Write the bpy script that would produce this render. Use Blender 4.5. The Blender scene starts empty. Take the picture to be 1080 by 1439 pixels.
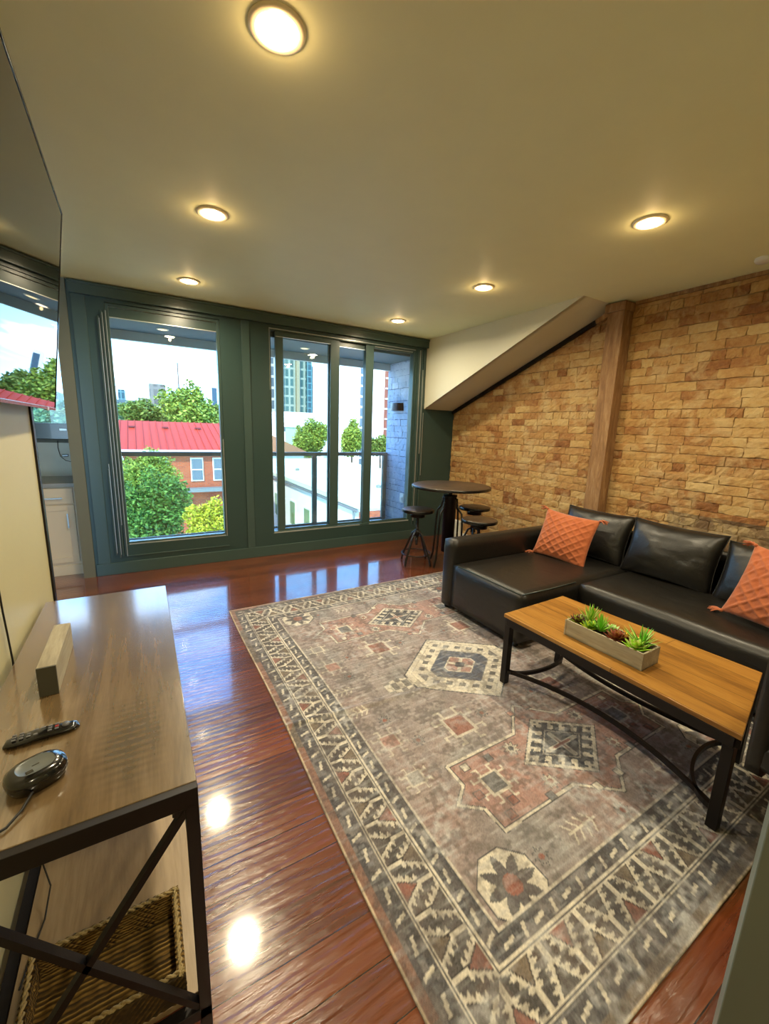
import bpy, bmesh, math, random
import numpy as np
from mathutils import Vector, Matrix, noise
PI = math.pi
COL = bpy.context.scene.collection
SC = bpy.context.scene

# ------------------------------------------------------------------ camera
RI = Vector(); 
def cam_axes(yaw, pitch, roll):
    f = Vector((math.sin(yaw)*math.cos(pitch), math.cos(yaw)*math.cos(pitch), -math.sin(pitch)))
    r0 = Vector((math.cos(yaw), -math.sin(yaw), 0)); u0 = r0.cross(f)
    r = math.cos(roll)*r0 + math.sin(roll)*u0
    u = -math.sin(roll)*r0 + math.cos(roll)*u0
    return r, u, f
RI, UP, FW = cam_axes(math.radians(30.563), math.radians(11.219), math.radians(1.920))
FPX = 578.6
cam = bpy.data.cameras.new('camera'); camo = bpy.data.objects.new('camera', cam); COL.objects.link(camo)
cam.sensor_fit = 'HORIZONTAL'; cam.sensor_width = 36; cam.lens = FPX/1080*36
cam.clip_start = .02; cam.clip_end = 2000
M = Matrix((RI, UP, -FW)).transposed().to_4x4(); M.translation = Vector((0, 0, 1.5))
camo.matrix_world = M
SC.camera = camo

def onY(u, v, y):            # a point of the photograph at the distance y
    d = (u-540)/FPX*RI - (v-719.5)/FPX*UP + FW
    return Vector((0, 0, 1.5)) + d*(y/d.y)

# ------------------------------------------------------------------ helpers
def lin(c):
    return tuple(((x/255)/12.92 if x/255 <= .04045 else ((x/255+.055)/1.055)**2.4) for x in c)
def tag(o, label=None, cat=None, group=None, kind=None):
    if label: o['label'] = label
    if cat: o['category'] = cat
    if group: o['group'] = group
    if kind: o['kind'] = kind
    return o
def thing(name, label, cat, loc=(0, 0, 0), rz=0, group=None):
    o = bpy.data.objects.new(name, None); COL.objects.link(o)
    o.location = loc; o.rotation_euler = (0, 0, rz); o.empty_display_size = .1
    return tag(o, label, cat, group)
def copy_tree(o, parent=None):
    c = o.copy(); COL.objects.link(c)
    if parent is not None: c.parent = parent
    for ch in list(o.children): copy_tree(ch, c)
    return c

class MB:
    def __init__(s): s.v = []; s.f = []; s.m = []; s.sm = []
    def add(s, vs, fs, mi=0, smooth=False):
        b = len(s.v); s.v += [tuple(p) for p in vs]
        for f in fs: s.f.append(tuple(b+i for i in f)); s.m.append(mi); s.sm.append(smooth)
        return s
    def box(s, a, b, mi=0):
        (x0, y0, z0), (x1, y1, z1) = a, b
        x0, x1 = min(x0, x1), max(x0, x1); y0, y1 = min(y0, y1), max(y0, y1); z0, z1 = min(z0, z1), max(z0, z1)
        return s.add([(x0,y0,z0),(x1,y0,z0),(x1,y1,z0),(x0,y1,z0),(x0,y0,z1),(x1,y0,z1),(x1,y1,z1),(x0,y1,z1)],
                     [(0,3,2,1),(4,5,6,7),(0,1,5,4),(1,2,6,5),(2,3,7,6),(3,0,4,7)], mi)
    def bar(s, p, q, w, h=None, mi=0, up=(0, 0, 1)):
        h = h or w; p = Vector(p); q = Vector(q); d = (q-p).normalized(); u = Vector(up)
        if abs(d.dot(u)) > .98: u = Vector((0, 1, 0))
        r = d.cross(u).normalized(); u = r.cross(d)
        vs = [c + r*sx*w/2 + u*sz*h/2 for c in (p, q) for sx, sz in ((-1,-1),(1,-1),(1,1),(-1,1))]
        return s.add(vs, [(0,1,2,3),(7,6,5,4),(0,4,5,1),(1,5,6,2),(2,6,7,3),(3,7,4,0)], mi)
    def tube(s, pts, r, n=10, mi=0, cap=True):
        pts = [Vector(p) for p in pts]; rs = r if isinstance(r, (list, tuple)) else [r]*len(pts)
        rings = []; u = None
        for i, p in enumerate(pts):
            d = (pts[min(i+1, len(pts)-1)] - pts[max(i-1, 0)]).normalized()
            if u is None:
                u = d.orthogonal().normalized()
            else:
                u = (u - d*u.dot(d)).normalized()
            w = d.cross(u)
            rings.append([p + (u*math.cos(2*PI*k/n) + w*math.sin(2*PI*k/n))*rs[i] for k in range(n)])
        vs = [q for r_ in rings for q in r_]; fs = []
        for i in range(len(pts)-1):
            for k in range(n):
                fs.append((i*n+k, i*n+(k+1) % n, (i+1)*n+(k+1) % n, (i+1)*n+k))
        s.add(vs, fs, mi, True)
        if cap:
            s.add(rings[0], [tuple(reversed(range(n)))], mi); s.add(rings[-1], [tuple(range(n))], mi)
        return s
    def lathe(s, prof, c=(0, 0, 0), n=32, mi=0, smooth=True):
        c = Vector(c); vs = []; fs = []
        for (r, z) in prof:
            for k in range(n): vs.append(c + Vector((r*math.cos(2*PI*k/n), r*math.sin(2*PI*k/n), z)))
        for i in range(len(prof)-1):
            for k in range(n): fs.append((i*n+k, i*n+(k+1) % n, (i+1)*n+(k+1) % n, (i+1)*n+k))
        s.add(vs, fs, mi, smooth)
        return s
    def build(s, name, mats, parent=None, bevel=0, seg=2, sub=0, **kw):
        me = bpy.data.meshes.new(name); me.from_pydata(s.v, [], s.f)
        mats = mats if isinstance(mats, (list, tuple)) else [mats]
        for m in mats: me.materials.append(m)
        me.polygons.foreach_set('material_index', s.m)
        me.polygons.foreach_set('use_smooth', s.sm)
        me.update()
        o = bpy.data.objects.new(name, me); COL.objects.link(o)
        if parent is not None: o.parent = parent
        if bevel:
            b = o.modifiers.new('b', 'BEVEL'); b.width = bevel; b.segments = seg; b.limit_method = 'ANGLE'
            me.polygons.foreach_set('use_smooth', [True]*len(me.polygons))
            b.harden_normals = True
        if sub:
            m = o.modifiers.new('s', 'SUBSURF'); m.levels = m.render_levels = sub
        tag(o, **kw)
        return o
def struct(o): o['kind'] = 'structure'; return o

# ------------------------------------------------------------------ materials
class NT:
    def __init__(s, name):
        s.m = bpy.data.materials.new(name); s.m.use_nodes = True; s.t = s.m.node_tree; s.t.nodes.clear()
        s.out = s.n('ShaderNodeOutputMaterial')
    def n(s, t, ins=None, **kw):
        nd = s.t.nodes.new(t)
        for k, v in kw.items(): setattr(nd, k, v)
        for k, v in (ins or {}).items(): s.put(nd, k, v)
        return nd
    def put(s, nd, k, v):
        if isinstance(v, bpy.types.NodeSocket): s.t.links.new(v, nd.inputs[k])
        elif isinstance(v, bpy.types.Node): s.t.links.new(v.outputs[0], nd.inputs[k])
        else:
            if isinstance(v, (tuple, list)) and len(v) == 3 and len(getattr(nd.inputs[k], 'default_value', (0,0,0))) == 4: v = (*v, 1)
            nd.inputs[k].default_value = v
    def coord(s, scale=(1, 1, 1), rot=(0, 0, 0), loc=(0, 0, 0), kind='Object'):
        tc = s.n('ShaderNodeTexCoord')
        return s.n('ShaderNodeMapping', {'Vector': tc.outputs[kind], 'Scale': scale, 'Rotation': rot, 'Location': loc})
    def noise(s, vec, scale, detail=3, rough=.5, dist=0):
        return s.n('ShaderNodeTexNoise', {'Vector': vec, 'Scale': scale, 'Detail': detail, 'Roughness': rough, 'Distortion': dist}).outputs[0]
    def ramp(s, fac, stops):
        nd = s.n('ShaderNodeValToRGB', {'Fac': fac}); cr = nd.color_ramp
        while len(cr.elements) < len(stops): cr.elements.new(.5)
        for e, (p, c) in zip(cr.elements, stops):
            e.position = p; e.color = (*c, 1) if len(c) == 3 else c
        return nd.outputs[0]
    def mix(s, f, a, b, mode='MIX'):
        nd = s.n('ShaderNodeMix', data_type='RGBA', blend_type=mode)
        s.put(nd, 0, f); s.put(nd, 6, a); s.put(nd, 7, b); return nd.outputs[2]
    def math(s, op, a, b=0.0):
        nd = s.n('ShaderNodeMath', operation=op); s.put(nd, 0, a); s.put(nd, 1, b); return nd.outputs[0]
    def bump(s, h, strength=.3, dist=.01, normal=None):
        nd = s.n('ShaderNodeBump', {'Height': h, 'Strength': strength, 'Distance': dist})
        if normal is not None: s.put(nd, 'Normal', normal)
        return nd.outputs[0]
    def bsdf(s, **ins):
        nd = s.n('ShaderNodeBsdfPrincipled')
        names = dict(base='Base Color', rough='Roughness', metal='Metallic', normal='Normal', coat='Coat Weight', coatr='Coat Roughness',
                     spec='Specular IOR Level', em='Emission Color', ems='Emission Strength', sheen='Sheen Weight', sss='Subsurface Weight', ior='IOR', coati='Coat IOR', trans='Transmission Weight')
        for k, v in ins.items(): s.put(nd, names[k], v)
        s.t.links.new(nd.outputs[0], s.out.inputs[0]); return nd
def simple(name, c, rough=.5, metal=0, bumpn=None, var=0, **kw):
    t = NT(name); c = lin(c)
    if bumpn or var:
        co = t.coord(kind='Object')
    if var:
        nz = t.noise(co, 6, 4)
        base = t.mix(nz, tuple(x*(1-var) for x in c), tuple(min(1, x*(1+var)) for x in c))
    else: base = c
    ins = dict(base=base, rough=rough, metal=metal, **kw)
    if bumpn:
        ins['normal'] = t.bump(t.noise(co, bumpn[0], 3), bumpn[1], bumpn[2])
    t.bsdf(**ins); return t.m
def emit(name, c, s):
    t = NT(name); e = t.n('ShaderNodeEmission', {'Color': (*c, 1), 'Strength': s}); t.t.links.new(e.outputs[0], t.out.inputs[0]); return t.m

MAT = {}
MAT['paint_ceiling'] = simple('paint_ceiling', (234, 235, 192), .6, spec=.25, bumpn=(60, .04, .01), var=.03)
MAT['paint_wall'] = simple('paint_wall', (188, 180, 140), .5, bumpn=(80, .05, .01), var=.03)
MAT['paint_dormer'] = simple('paint_dormer', (214, 210, 186), .55, bumpn=(80, .05, .01))
MAT['paint_grey'] = simple('paint_grey', (108, 108, 90), .5)
MAT['paint_teal'] = simple('paint_teal', (48, 70, 67), .33, bumpn=(30, .05, .01))
MAT['paint_teal_haze'] = simple('paint_teal_haze', (62, 82, 78), .3)  # the same teal, lightened to put haze into the frame colour
MAT['alu'] = simple('alu', (205, 208, 205), .3, .6)
MAT['black_metal'] = simple('black_metal', (30, 25, 24), .45, .4, bumpn=(200, .1, .002))
MAT['gun_metal'] = simple('gun_metal', (62, 62, 62), .25, .9)
MAT['gun_metal_dark'] = simple('gun_metal_dark', (40, 38, 36), .35, .8)
MAT['black_plastic'] = simple('black_plastic', (14, 14, 15), .18, coat=.5)
MAT['rubber'] = simple('rubber', (18, 18, 18), .6)
MAT['white'] = simple('white', (225, 224, 215), .4)
MAT['cabinet_white'] = simple('cabinet_white', (232, 214, 184), .4)
MAT['counter'] = simple('counter', (140, 135, 122), .3, var=.15)
MAT['steel'] = simple('steel', (150, 150, 145), .3, .9)
MAT['tile'] = simple('tile', (205, 204, 186), .3, var=.12)
MAT['rail_grey'] = simple('rail_grey', (118, 120, 112), .5)
MAT['soffit'] = simple('soffit', (80, 100, 104), .6)
MAT['fascia'] = simple('fascia', (226, 222, 210), .6)
MAT['deck'] = simple('deck', (120, 125, 128), .7, var=.1)
MAT['lens'] = emit('lens', (1, .86, .60), 34)
MAT['lens_out'] = emit('lens_out', (1, .78, .45), 2.2)
MAT['trim_ring'] = simple('trim_ring', (240, 228, 198), .35)

def m_glass():
    t = NT('glass'); lw = t.n('ShaderNodeFresnel', {'IOR': 1.5})
    tr = t.n('ShaderNodeBsdfTransparent', {'Color': (.93, .965, .95, 1)}); gl = t.n('ShaderNodeBsdfGlossy', {'Roughness': 0.0, 'Color': (1, 1, 1, 1)})
    mx = t.n('ShaderNodeMixShader', {0: lw.outputs[0], 1: tr.outputs[0], 2: gl.outputs[0]})
    t.t.links.new(mx.outputs[0], t.out.inputs[0]); return t.m
MAT['glass'] = m_glass()

def m_floor():
    t = NT('floor_wood'); co = t.coord()
    bk = t.n('ShaderNodeTexBrick', {'Vector': co, 'Color1': (.2, .2, .2, 1), 'Color2': (.8, .8, .8, 1), 'Mortar': (0, 0, 0, 1), 'Scale': 1, 'Mortar Size': .0016,
             'Mortar Smooth': .3, 'Bias': 0, 'Brick Width': 1.15, 'Row Height': .128}, offset=.37, offset_frequency=2)
    st = t.coord(scale=(1.4, 22, 1))
    g = t.noise(st, 2.2, 6, .62, .6)
    g2 = t.noise(t.coord(scale=(.5, 4, 1)), 3, 2)
    fac = t.math('ADD', t.math('MULTIPLY', bk.outputs[0], .35), t.math('MULTIPLY', t.math('ADD', g, g2), .36))
    c = t.ramp(fac, [(.2, lin((50, 20, 8))), (.45, lin((92, 40, 17))), (.62, lin((118, 58, 25))), (.85, lin((142, 80, 38)))])
    c = t.mix(bk.outputs[1], c, lin((30, 10, 5)))
    rip = t.n('ShaderNodeTexWave', {'Vector': t.coord(scale=(.13, 1, 1)), 'Scale': 9.0, 'Distortion': 5.5, 'Detail': 3, 'Detail Scale': 1.2, 'Detail Roughness': .6}, bands_direction='Y')
    h = t.math('ADD', t.math('MULTIPLY', rip.outputs[1], .6), t.math('MULTIPLY', t.noise(t.coord(scale=(3, 16, 1)), 4, 3), .8))
    n1 = t.bump(h, .8, .005)
    n2 = t.bump(t.math('SUBTRACT', 1.0, bk.outputs[1]), .6, .003, n1)
    t.bsdf(base=c, rough=.25, normal=n2, coat=1.0, coatr=.09, coati=1.75, spec=.6); return t.m
MAT['floor'] = m_floor()

def m_brick(name, stops, grey_patch=False):
    t = NT(name); at = t.n('ShaderNodeAttribute', attribute_name='Col'); co = t.coord()
    nz = t.noise(co, 3.0, 6, .65); nf = t.noise(co, 30, 6, .7)
    f = t.math('ADD', t.math('MULTIPLY', at.outputs['Fac'], .33), t.math('MULTIPLY', t.math('ADD', nz, nf), .37))
    c = t.ramp(f, stops)
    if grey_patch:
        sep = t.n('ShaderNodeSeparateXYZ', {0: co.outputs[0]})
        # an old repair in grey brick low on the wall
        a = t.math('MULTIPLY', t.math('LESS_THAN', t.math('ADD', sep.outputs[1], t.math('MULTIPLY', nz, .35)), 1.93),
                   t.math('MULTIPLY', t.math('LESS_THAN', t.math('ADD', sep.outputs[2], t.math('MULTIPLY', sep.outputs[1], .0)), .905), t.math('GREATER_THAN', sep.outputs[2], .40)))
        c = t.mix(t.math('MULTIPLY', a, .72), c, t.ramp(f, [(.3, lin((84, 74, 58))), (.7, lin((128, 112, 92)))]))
    sm = t.ramp(t.noise(co, 5.5, 5, .6, .4), [(.5, (0, 0, 0)), (.62, (1, 1, 1))])
    c = t.mix(t.math('MULTIPLY', sm, .5), c, stops[-1][1])
    n = t.bump(nf, .7, .008, t.bump(t.noise(co, 11, 3), .5, .02))
    t.bsdf(base=c, rough=.85, normal=n, spec=.25); return t.m
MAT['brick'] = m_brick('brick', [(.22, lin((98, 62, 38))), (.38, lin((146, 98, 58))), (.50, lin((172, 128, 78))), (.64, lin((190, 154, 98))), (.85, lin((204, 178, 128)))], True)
MAT['mortar'] = simple('mortar', (146, 116, 76), .9, bumpn=(25, .8, .02), var=.35)
MAT['brick_painted'] = m_brick('brick_painted', [(.2, lin((132, 152, 176))), (.8, lin((190, 204, 222)))])
MAT['mortar_painted'] = simple('mortar_painted', (70, 84, 104), .9)

def m_wood(name, stops, axis='Y', scale=1, rough=.4, bump=.12, coat=0, dark=None, boards=None):
    t = NT(name); s = {'X': (.12, 1, 1), 'Y': (1, .12, 1), 'Z': (1, 1, .12)}[axis]
    s = tuple(x*scale for x in s); co = t.coord(scale=s)
    w = t.noise(co, 9, 6, .65, 1.2); f = t.noise(t.coord(scale=tuple(x*6 for x in s)), 14, 4, .6)
    fac = t.math('ADD', t.math('MULTIPLY', w, .75), t.math('MULTIPLY', f, .28))
    if boards:
        bk = t.n('ShaderNodeTexBrick', {'Vector': t.coord(rot=(0, 0, PI/2) if axis == 'Y' else (0, 0, 0)), 'Color1': (.0, .0, .0, 1), 'Color2': (1, 1, 1, 1), 'Mortar': (0, 0, 0, 1), 'Scale': 1,
                  'Mortar Size': .0012, 'Brick Width': boards[0], 'Row Height': boards[1]}, offset=.43)
        fac = t.math('ADD', fac, t.math('MULTIPLY', t.math('SUBTRACT', bk.outputs[0], .5), .22))
    c = t.ramp(fac, stops)
    if dark:
        dk = t.ramp(t.noise(t.coord(scale=tuple(x*.8 for x in s), loc=(3, 1, 2)), 5, 3, .6, .8), [(.60, (0, 0, 0)), (.70, (1, 1, 1))])
        c = t.mix(t.math('MULTIPLY', dk, .65), c, dark)
    if boards: c = t.mix(bk.outputs[1], c, lin((50, 30, 12)))
    t.bsdf(base=c, rough=rough, normal=t.bump(fac, bump, .004), coat=coat, coatr=.15); return t.m
MAT['console_wood'] = m_wood('console_wood', [(.25, lin((98, 80, 56))), (.5, lin((146, 124, 92))), (.75, lin((176, 154, 120)))], 'Y', 1, .30, .08, .25)
MAT['table_wood'] = m_wood('table_wood', [(.25, lin((104, 66, 20))), (.5, lin((156, 108, 40))), (.78, lin((184, 138, 66)))], 'Y', 1.2, .38, .08, .1, lin((96, 48, 10)), (2.2, .095))
MAT['post_wood'] = m_wood('post_wood', [(.3, lin((96, 62, 34))), (.55, lin((150, 112, 72))), (.8, lin((196, 162, 118)))], 'Z', 1.6, .8, .9)
MAT['planter_wood'] = m_wood('planter_wood', [(.3, lin((140, 130, 104))), (.7, lin((190, 180, 150)))], 'Y', 2, .7, .3)
MAT['block_wood'] = m_wood('block_wood', [(.3, lin((120, 110, 88))), (.7, lin((176, 166, 138)))], 'Y', 2, .6, .2)
MAT['block_end'] = simple('block_end', (72, 70, 58), .7, bumpn=(60, .3, .004))
MAT['bar_wood'] = m_wood('bar_wood', [(.3, lin((44, 34, 26))), (.7, lin((86, 70, 54)))], 'X', 3, .35, .3)

def m_leather():
    t = NT('black_leather'); co = t.coord()
    v = t.n('ShaderNodeTexVoronoi', {'Vector': co, 'Scale': 260}); wr = t.noise(t.coord(scale=(1, .6, 1)), 7, 4, .55, .8)
    n = t.bump(v.outputs[0], .18, .001, t.bump(wr, .30, .02))
    t.bsdf(base=t.mix(wr, lin((14, 13, 11)), lin((27, 25, 21))), rough=.40, normal=n, coat=.12, coatr=.3, spec=.55); return t.m
MAT['leather'] = m_leather()
MAT['piping'] = simple('piping', (70, 82, 80), .35)
def m_orange():
    t = NT('orange_cotton'); co = t.coord(); nz = t.noise(co, 20, 4)
    t.bsdf(base=t.mix(nz, lin((158, 74, 32)), lin((192, 110, 62))), rough=.85, sheen=.3, normal=t.bump(t.noise(co, 220, 2), .35, .003)); return t.m
MAT['orange'] = m_orange()
MAT['jute'] = None
def m_jute():
    t = NT('jute'); co = t.coord()
    w = t.n('ShaderNodeTexWave', {'Vector': co, 'Scale': 26, 'Distortion': 1.2, 'Detail': 2}, bands_direction='Y')
    w2 = t.n('ShaderNodeTexWave', {'Vector': t.coord(rot=(0, PI/2, 0)), 'Scale': 40, 'Distortion': 1.0, 'Detail': 2}, bands_direction='X')
    h = t.math('MULTIPLY', w.outputs[1], t.math('ADD', .5, t.math('MULTIPLY', w2.outputs[1], .5)))
    c = t.ramp(t.math('ADD', t.math('MULTIPLY', h, .7), t.math('MULTIPLY', t.noise(co, 60, 4), .4)), [(.2, lin((52, 38, 10))), (.55, lin((112, 84, 30))), (.9, lin((160, 128, 62)))])
    t.bsdf(base=c, rough=.9, normal=t.bump(h, .8, .006)); return t.m
MAT['jute'] = m_jute(); MAT['jute_rim'] = simple('jute_rim', (158, 138, 92), .9, bumpn=(150, .9, .006), var=.3)
def m_rug():
    t = NT('rug_weave'); at = t.n('ShaderNodeAttribute', attribute_name='Col'); co = t.coord()
    v = t.noise(co, 420, 2); n = t.bump(v, .5, .002, t.bump(t.noise(co, 2.2, 2), .25, .03))
    t.bsdf(base=at.outputs['Color'], rough=.92, normal=n, spec=.15, sheen=.15); return t.m
MAT['rug'] = m_rug()
def leaf_mat(name, a, b):
    t = NT(name); at = t.n('ShaderNodeAttribute', attribute_name='Col')
    c = t.mix(at.outputs['Fac'], tuple(x*.62 for x in lin(a)), tuple(x*.62 for x in lin(b))); t.bsdf(base=c, rough=.55, spec=.2); return t.m
MAT['bark'] = simple('bark', (84, 66, 46), .9)
MAT['ground'] = simple('ground', (175, 178, 160), .9, var=.15)

# ------------------------------------------------------------------ brickwork as geometry
def brickwork(name, origin, U, V, N, W, H, bw, bh, seed, mats, amp=.008, parent=None, skip=None):
    rnd = random.Random(seed); o = Vector(origin); U, V, N = Vector(U), Vector(V), Vector(N)
    vs = []; fs = []; mi = []; col = []
    def put(grid, nu, nv, c, m):
        b = len(vs); vs.extend(grid); col.extend([c]*len(grid))
        for j in range(nv-1):
            for i in range(nu-1):
                fs.append((b+j*nu+i, b+j*nu+i+1, b+(j+1)*nu+i+1, b+(j+1)*nu+i)); mi.append(m)
    rows = int(math.ceil(H/bh)); j = .0026
    gu, gv = max(2, int(W/.12)), max(2, int(H/.12))
    put([o + U*(W*i/(gu-1)) + V*(H*k/(gv-1)) for k in range(gv) for i in range(gu)], gu, gv, .3, 1)
    for r in range(rows):
        x = -rnd.random()*bw; z0 = r*bh; z1 = min(H, z0+bh); wob = rnd.uniform(-.004, .004); head = r % 6 == 5
        while x < W:
            w = (bw*.52 if head else bw)*rnd.uniform(.86, 1.12)
            a, b_ = max(0, x), min(W, x+w); x += w
            if b_-a < .02: continue
            if skip and skip((a+b_)/2, (z0+z1)/2): continue
            c = min(1, max(0, rnd.gauss(.5, .24))); d = rnd.uniform(.25, 1)*amp+.004; nu, nv = 7, 4
            tilt = rnd.uniform(-.003, .003); g = []; g2 = []
            for k in range(nv+2):
                for i in range(nu+2):
                    ii = min(max(i-1, 0), nu-1)/(nu-1); kk = min(max(k-1, 0), nv-1)/(nv-1)
                    edge = i in (0, nu+1) or k in (0, nv+1)
                    gap = j*rnd.uniform(.5, 1.9)
                    px = a+j+(b_-a-2*j)*ii + (rnd.uniform(-.005, .005) if not edge else 0); pz = z0+j+(z1-z0-2*j)*kk + rnd.uniform(-.0045, .0045) + wob
                    px = min(max(px, 0), W); pz = min(max(pz, 0), H)
                    e = min(ii, 1-ii)*(b_-a); e2 = min(kk, 1-kk)*(z1-z0)
                    dep = d*(.75 if min(e, e2) < .004 else 1) + rnd.uniform(-.0032, .0032) + tilt*(ii-.5)
                    if edge: dep = -.002
                    g.append(o + U*px + V*pz + N*dep)
            put(g, nu+2, nv+2, c, 0)
    me = bpy.data.meshes.new(name); me.from_pydata([tuple(v) for v in vs], [], fs)
    for m in mats: me.materials.append(m)
    me.polygons.foreach_set('material_index', mi)
    at = me.color_attributes.new('Col', 'FLOAT_COLOR', 'POINT')
    at.data.foreach_set('color', [x for c in col for x in (c, c, c, 1)])
    ob = bpy.data.objects.new(name, me); COL.objects.link(ob)
    if parent is not None: ob.parent = parent
    return ob

# ================================================================== SETTING
ZC = 2.685; YW = 4.72; XB = 3.88
struct(MB().box((-1.9, -2.2, -.15), (3.97, 5.6, 0)).build('floor', MAT['floor']))
struct(MB().box((-1.9, -2.2, ZC), (3.97, 5.62, ZC+.25)).build('ceiling', MAT['paint_ceiling']))
struct(MB().box((-.55, -2.2, 0), (-.40, 2.30, ZC)).build('wall_left', MAT['paint_wall']))
struct(MB().box((-.56, 2.30, 0), (-.392, 2.335, ZC)).build('trim_1', MAT['black_metal']))
struct(MB().box((-.4, -2.2, 0), (3.97, -2.05, ZC)).build('wall_front', MAT['paint_wall']))
struct(MB().box((1.28, -.75, 0), (3.87, -.6, ZC)).build('wall_near', MAT['paint_wall']))
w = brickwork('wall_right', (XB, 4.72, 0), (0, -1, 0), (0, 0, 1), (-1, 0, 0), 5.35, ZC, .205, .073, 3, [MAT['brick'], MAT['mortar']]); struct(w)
struct(MB().box((XB+.003, -2.2, 0), (XB+.09, 5.6, ZC)).build('wall_right_backing', MAT['mortar']))
struct(MB().box((XB-.03, -.6, ZC-.028), (XB-.004, 2.29, ZC-.001)).build('trim_2', MAT['post_wood']))
# dormer cheek: the triangle of plaster, and the slope under it
SL = lambda y: 1.80 + (2.685-1.80)*(YW-y)/(YW-2.457)
b = MB(); b.add([(3.355, YW, 1.80), (3.355, YW, ZC), (3.355, 2.457, ZC), (3.40, YW, 1.80), (3.40, YW, ZC), (3.40, 2.457, ZC)],
                [(0, 1, 2), (5, 4, 3), (0, 2, 5, 3), (0, 3, 4, 1), (1, 4, 5, 2)])
struct(b.build('wall_dormer', MAT['paint_dormer']))
b = MB(); b.add([(3.356, YW, 1.80), (XB+.02, YW, 1.80), (XB+.02, 2.457, ZC), (3.356, 2.457, ZC), (3.356, YW, 1.86), (XB+.02, YW, 1.86), (XB+.02, 2.457, ZC+.06), (3.356, 2.457, ZC+.06)],
                [(0, 1, 2, 3), (7, 6, 5, 4), (0, 4, 5, 1), (1, 5, 6, 2), (2, 6, 7, 3), (3, 7, 4, 0)])
struct(b.build('ceiling_slope', MAT['paint_dormer']))
struct(MB().bar((XB-.02, YW, 1.775), (XB-.02, 2.46, 2.66), .035, .04).build('trim_3', MAT['black_metal']))  # black bar put in as the dark shadow line between slope and brick
struct(MB().box((3.355, YW, 0), (XB, YW+.12, 1.85)).build('wall_knee', MAT['paint_teal']))
# window wall, dark teal, with three openings between its parts
W1 = (-.20, .77, .285, 2.545); W2 = (1.27, 3.185, .26, 2.545)
b = MB(); T = .12
def wallpart(x0, x1, z0, z1): b.box((x0, YW, z0), (x1, YW+T, z1))
wallpart(-.47, W1[0], 0, ZC); wallpart(W1[0], W1[1], 0, W1[2]); wallpart(W1[0], W1[1], W1[3], ZC)
wallpart(W1[1], W2[0], 0, ZC); wallpart(W2[0], W2[1], 0, W2[2]); wallpart(W2[0], W2[1], W2[3], ZC); wallpart(W2[1], 3.355, 0, ZC)
struct(b.build('wall_back', MAT['paint_teal']))
b = MB().box((-.45, YW-.05, 2.575), (3.40, YW, 2.668)); b.box((-.45, YW-.062, 2.655), (3.40, YW, 2.675)); b.box((3.40, YW-.052, 2.57), (3.405, YW, 2.67), 1)
struct(b.build('trim_4', [MAT['paint_teal_haze'], MAT['white']], bevel=.003))
struct(MB().box((-.46, YW-.018, 0), (3.36, YW, .12)).build('baseboard_back', MAT['paint_teal_haze'], bevel=.003))
b = MB().box((.98, YW-.014, .12), (1.06, YW, 2.575)); b.box((-.44, YW-.012, .12), (-.34, YW, 2.575)); b.box((-.2, YW-.010, .17), (.78, YW, .18))
struct(b.build('trim_5', MAT['paint_teal_haze'], bevel=.002))
struct(MB().box((-.565, YW-.02, 0), (-.47, YW+.14, ZC)).build('wall_kitchen_end', MAT['paint_grey']))
struct(MB().box((-.50, YW+.12, 0), (-.47, 5.60, ZC)).build('wall_kitchen_side', MAT['paint_grey']))

# window 1
def frame(b, x0, x1, z0, z1, w, y0, y1, mi=0):
    b.box((x0, y0, z0), (x0+w, y1, z1), mi); b.box((x1-w, y0, z0), (x1, y1, z1), mi)
    b.box((x0+w, y0, z0), (x1-w, y1, z0+w), mi); b.box((x0+w, y0, z1-w), (x1-w, y1, z1), mi)
w1 = thing('window_1', 'tall fixed window left of the dark mullion wall, red roof seen through it', 'window', (.285, YW+.05, W1[2])); struct(w1)
def build_at(b, root, *a, **k):
    o = b.build(*a, parent=root, **k); o.location = -Vector(root.location); return o
b = MB(); frame(b, W1[0], W1[1], W1[2], W1[3], .028, YW+.02, YW+.09)
b.box((W1[0]+.028, YW+.04, W1[3]-.115), (W1[1]-.028, YW+.085, W1[3]-.028)); build_at(b, w1, 'frame', MAT['paint_teal_haze'], bevel=.002)
b = MB().box((W1[0]+.028, YW+.06, W1[2]+.028), (W1[1]-.028, YW+.066, W1[3]-.115)); build_at(b, w1, 'glass', MAT['glass'])
b = MB(); g = .006
b.box((W1[0]+.028, YW+.012, W1[2]+.002), (W1[1]-.02, YW+.02, W1[2]+.010)); b.box((W1[1]-.010, YW+.012, W1[2]), (W1[1]-.004, YW+.02, 1.35))
b.box((W1[0]+.02, YW+.03, W1[3]-.03), (W1[1]-.02, YW+.036, W1[3]-.024)); b.box((W1[0]+.02, YW+.032, W1[3]-.118), (W1[1]-.03, YW+.038, W1[3]-.112))
build_at(b, w1, 'glint_track_strip', MAT['alu'])  # pale strips stand for light caught on the frame edges
# folding panels parked at the left jamb, daylight on their edges put in as pale strips
b = MB()
for k, (x, z0, z1, y) in enumerate([(-.295, .20, 1.05, 0), (-.262, .17, 2.42, .0), (-.236, .18, 2.47, .0), (-.21, .19, 2.47, 0)]):
    b.box((x, YW-.022, z0), (x+.014, YW, z1))
struct(b.build('trim_6', MAT['paint_teal_haze'], bevel=.003))
b = MB()
for (x, z0, z1) in [(-.281, .22, 1.1), (-.248, .2, 2.40), (-.222, .5, 2.45), (-.196, .18, 2.47)]:
    b.box((x, YW-.026, z0), (x+.004, YW-.012, z1))
struct(b.build('trim_7', MAT['alu']))

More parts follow.
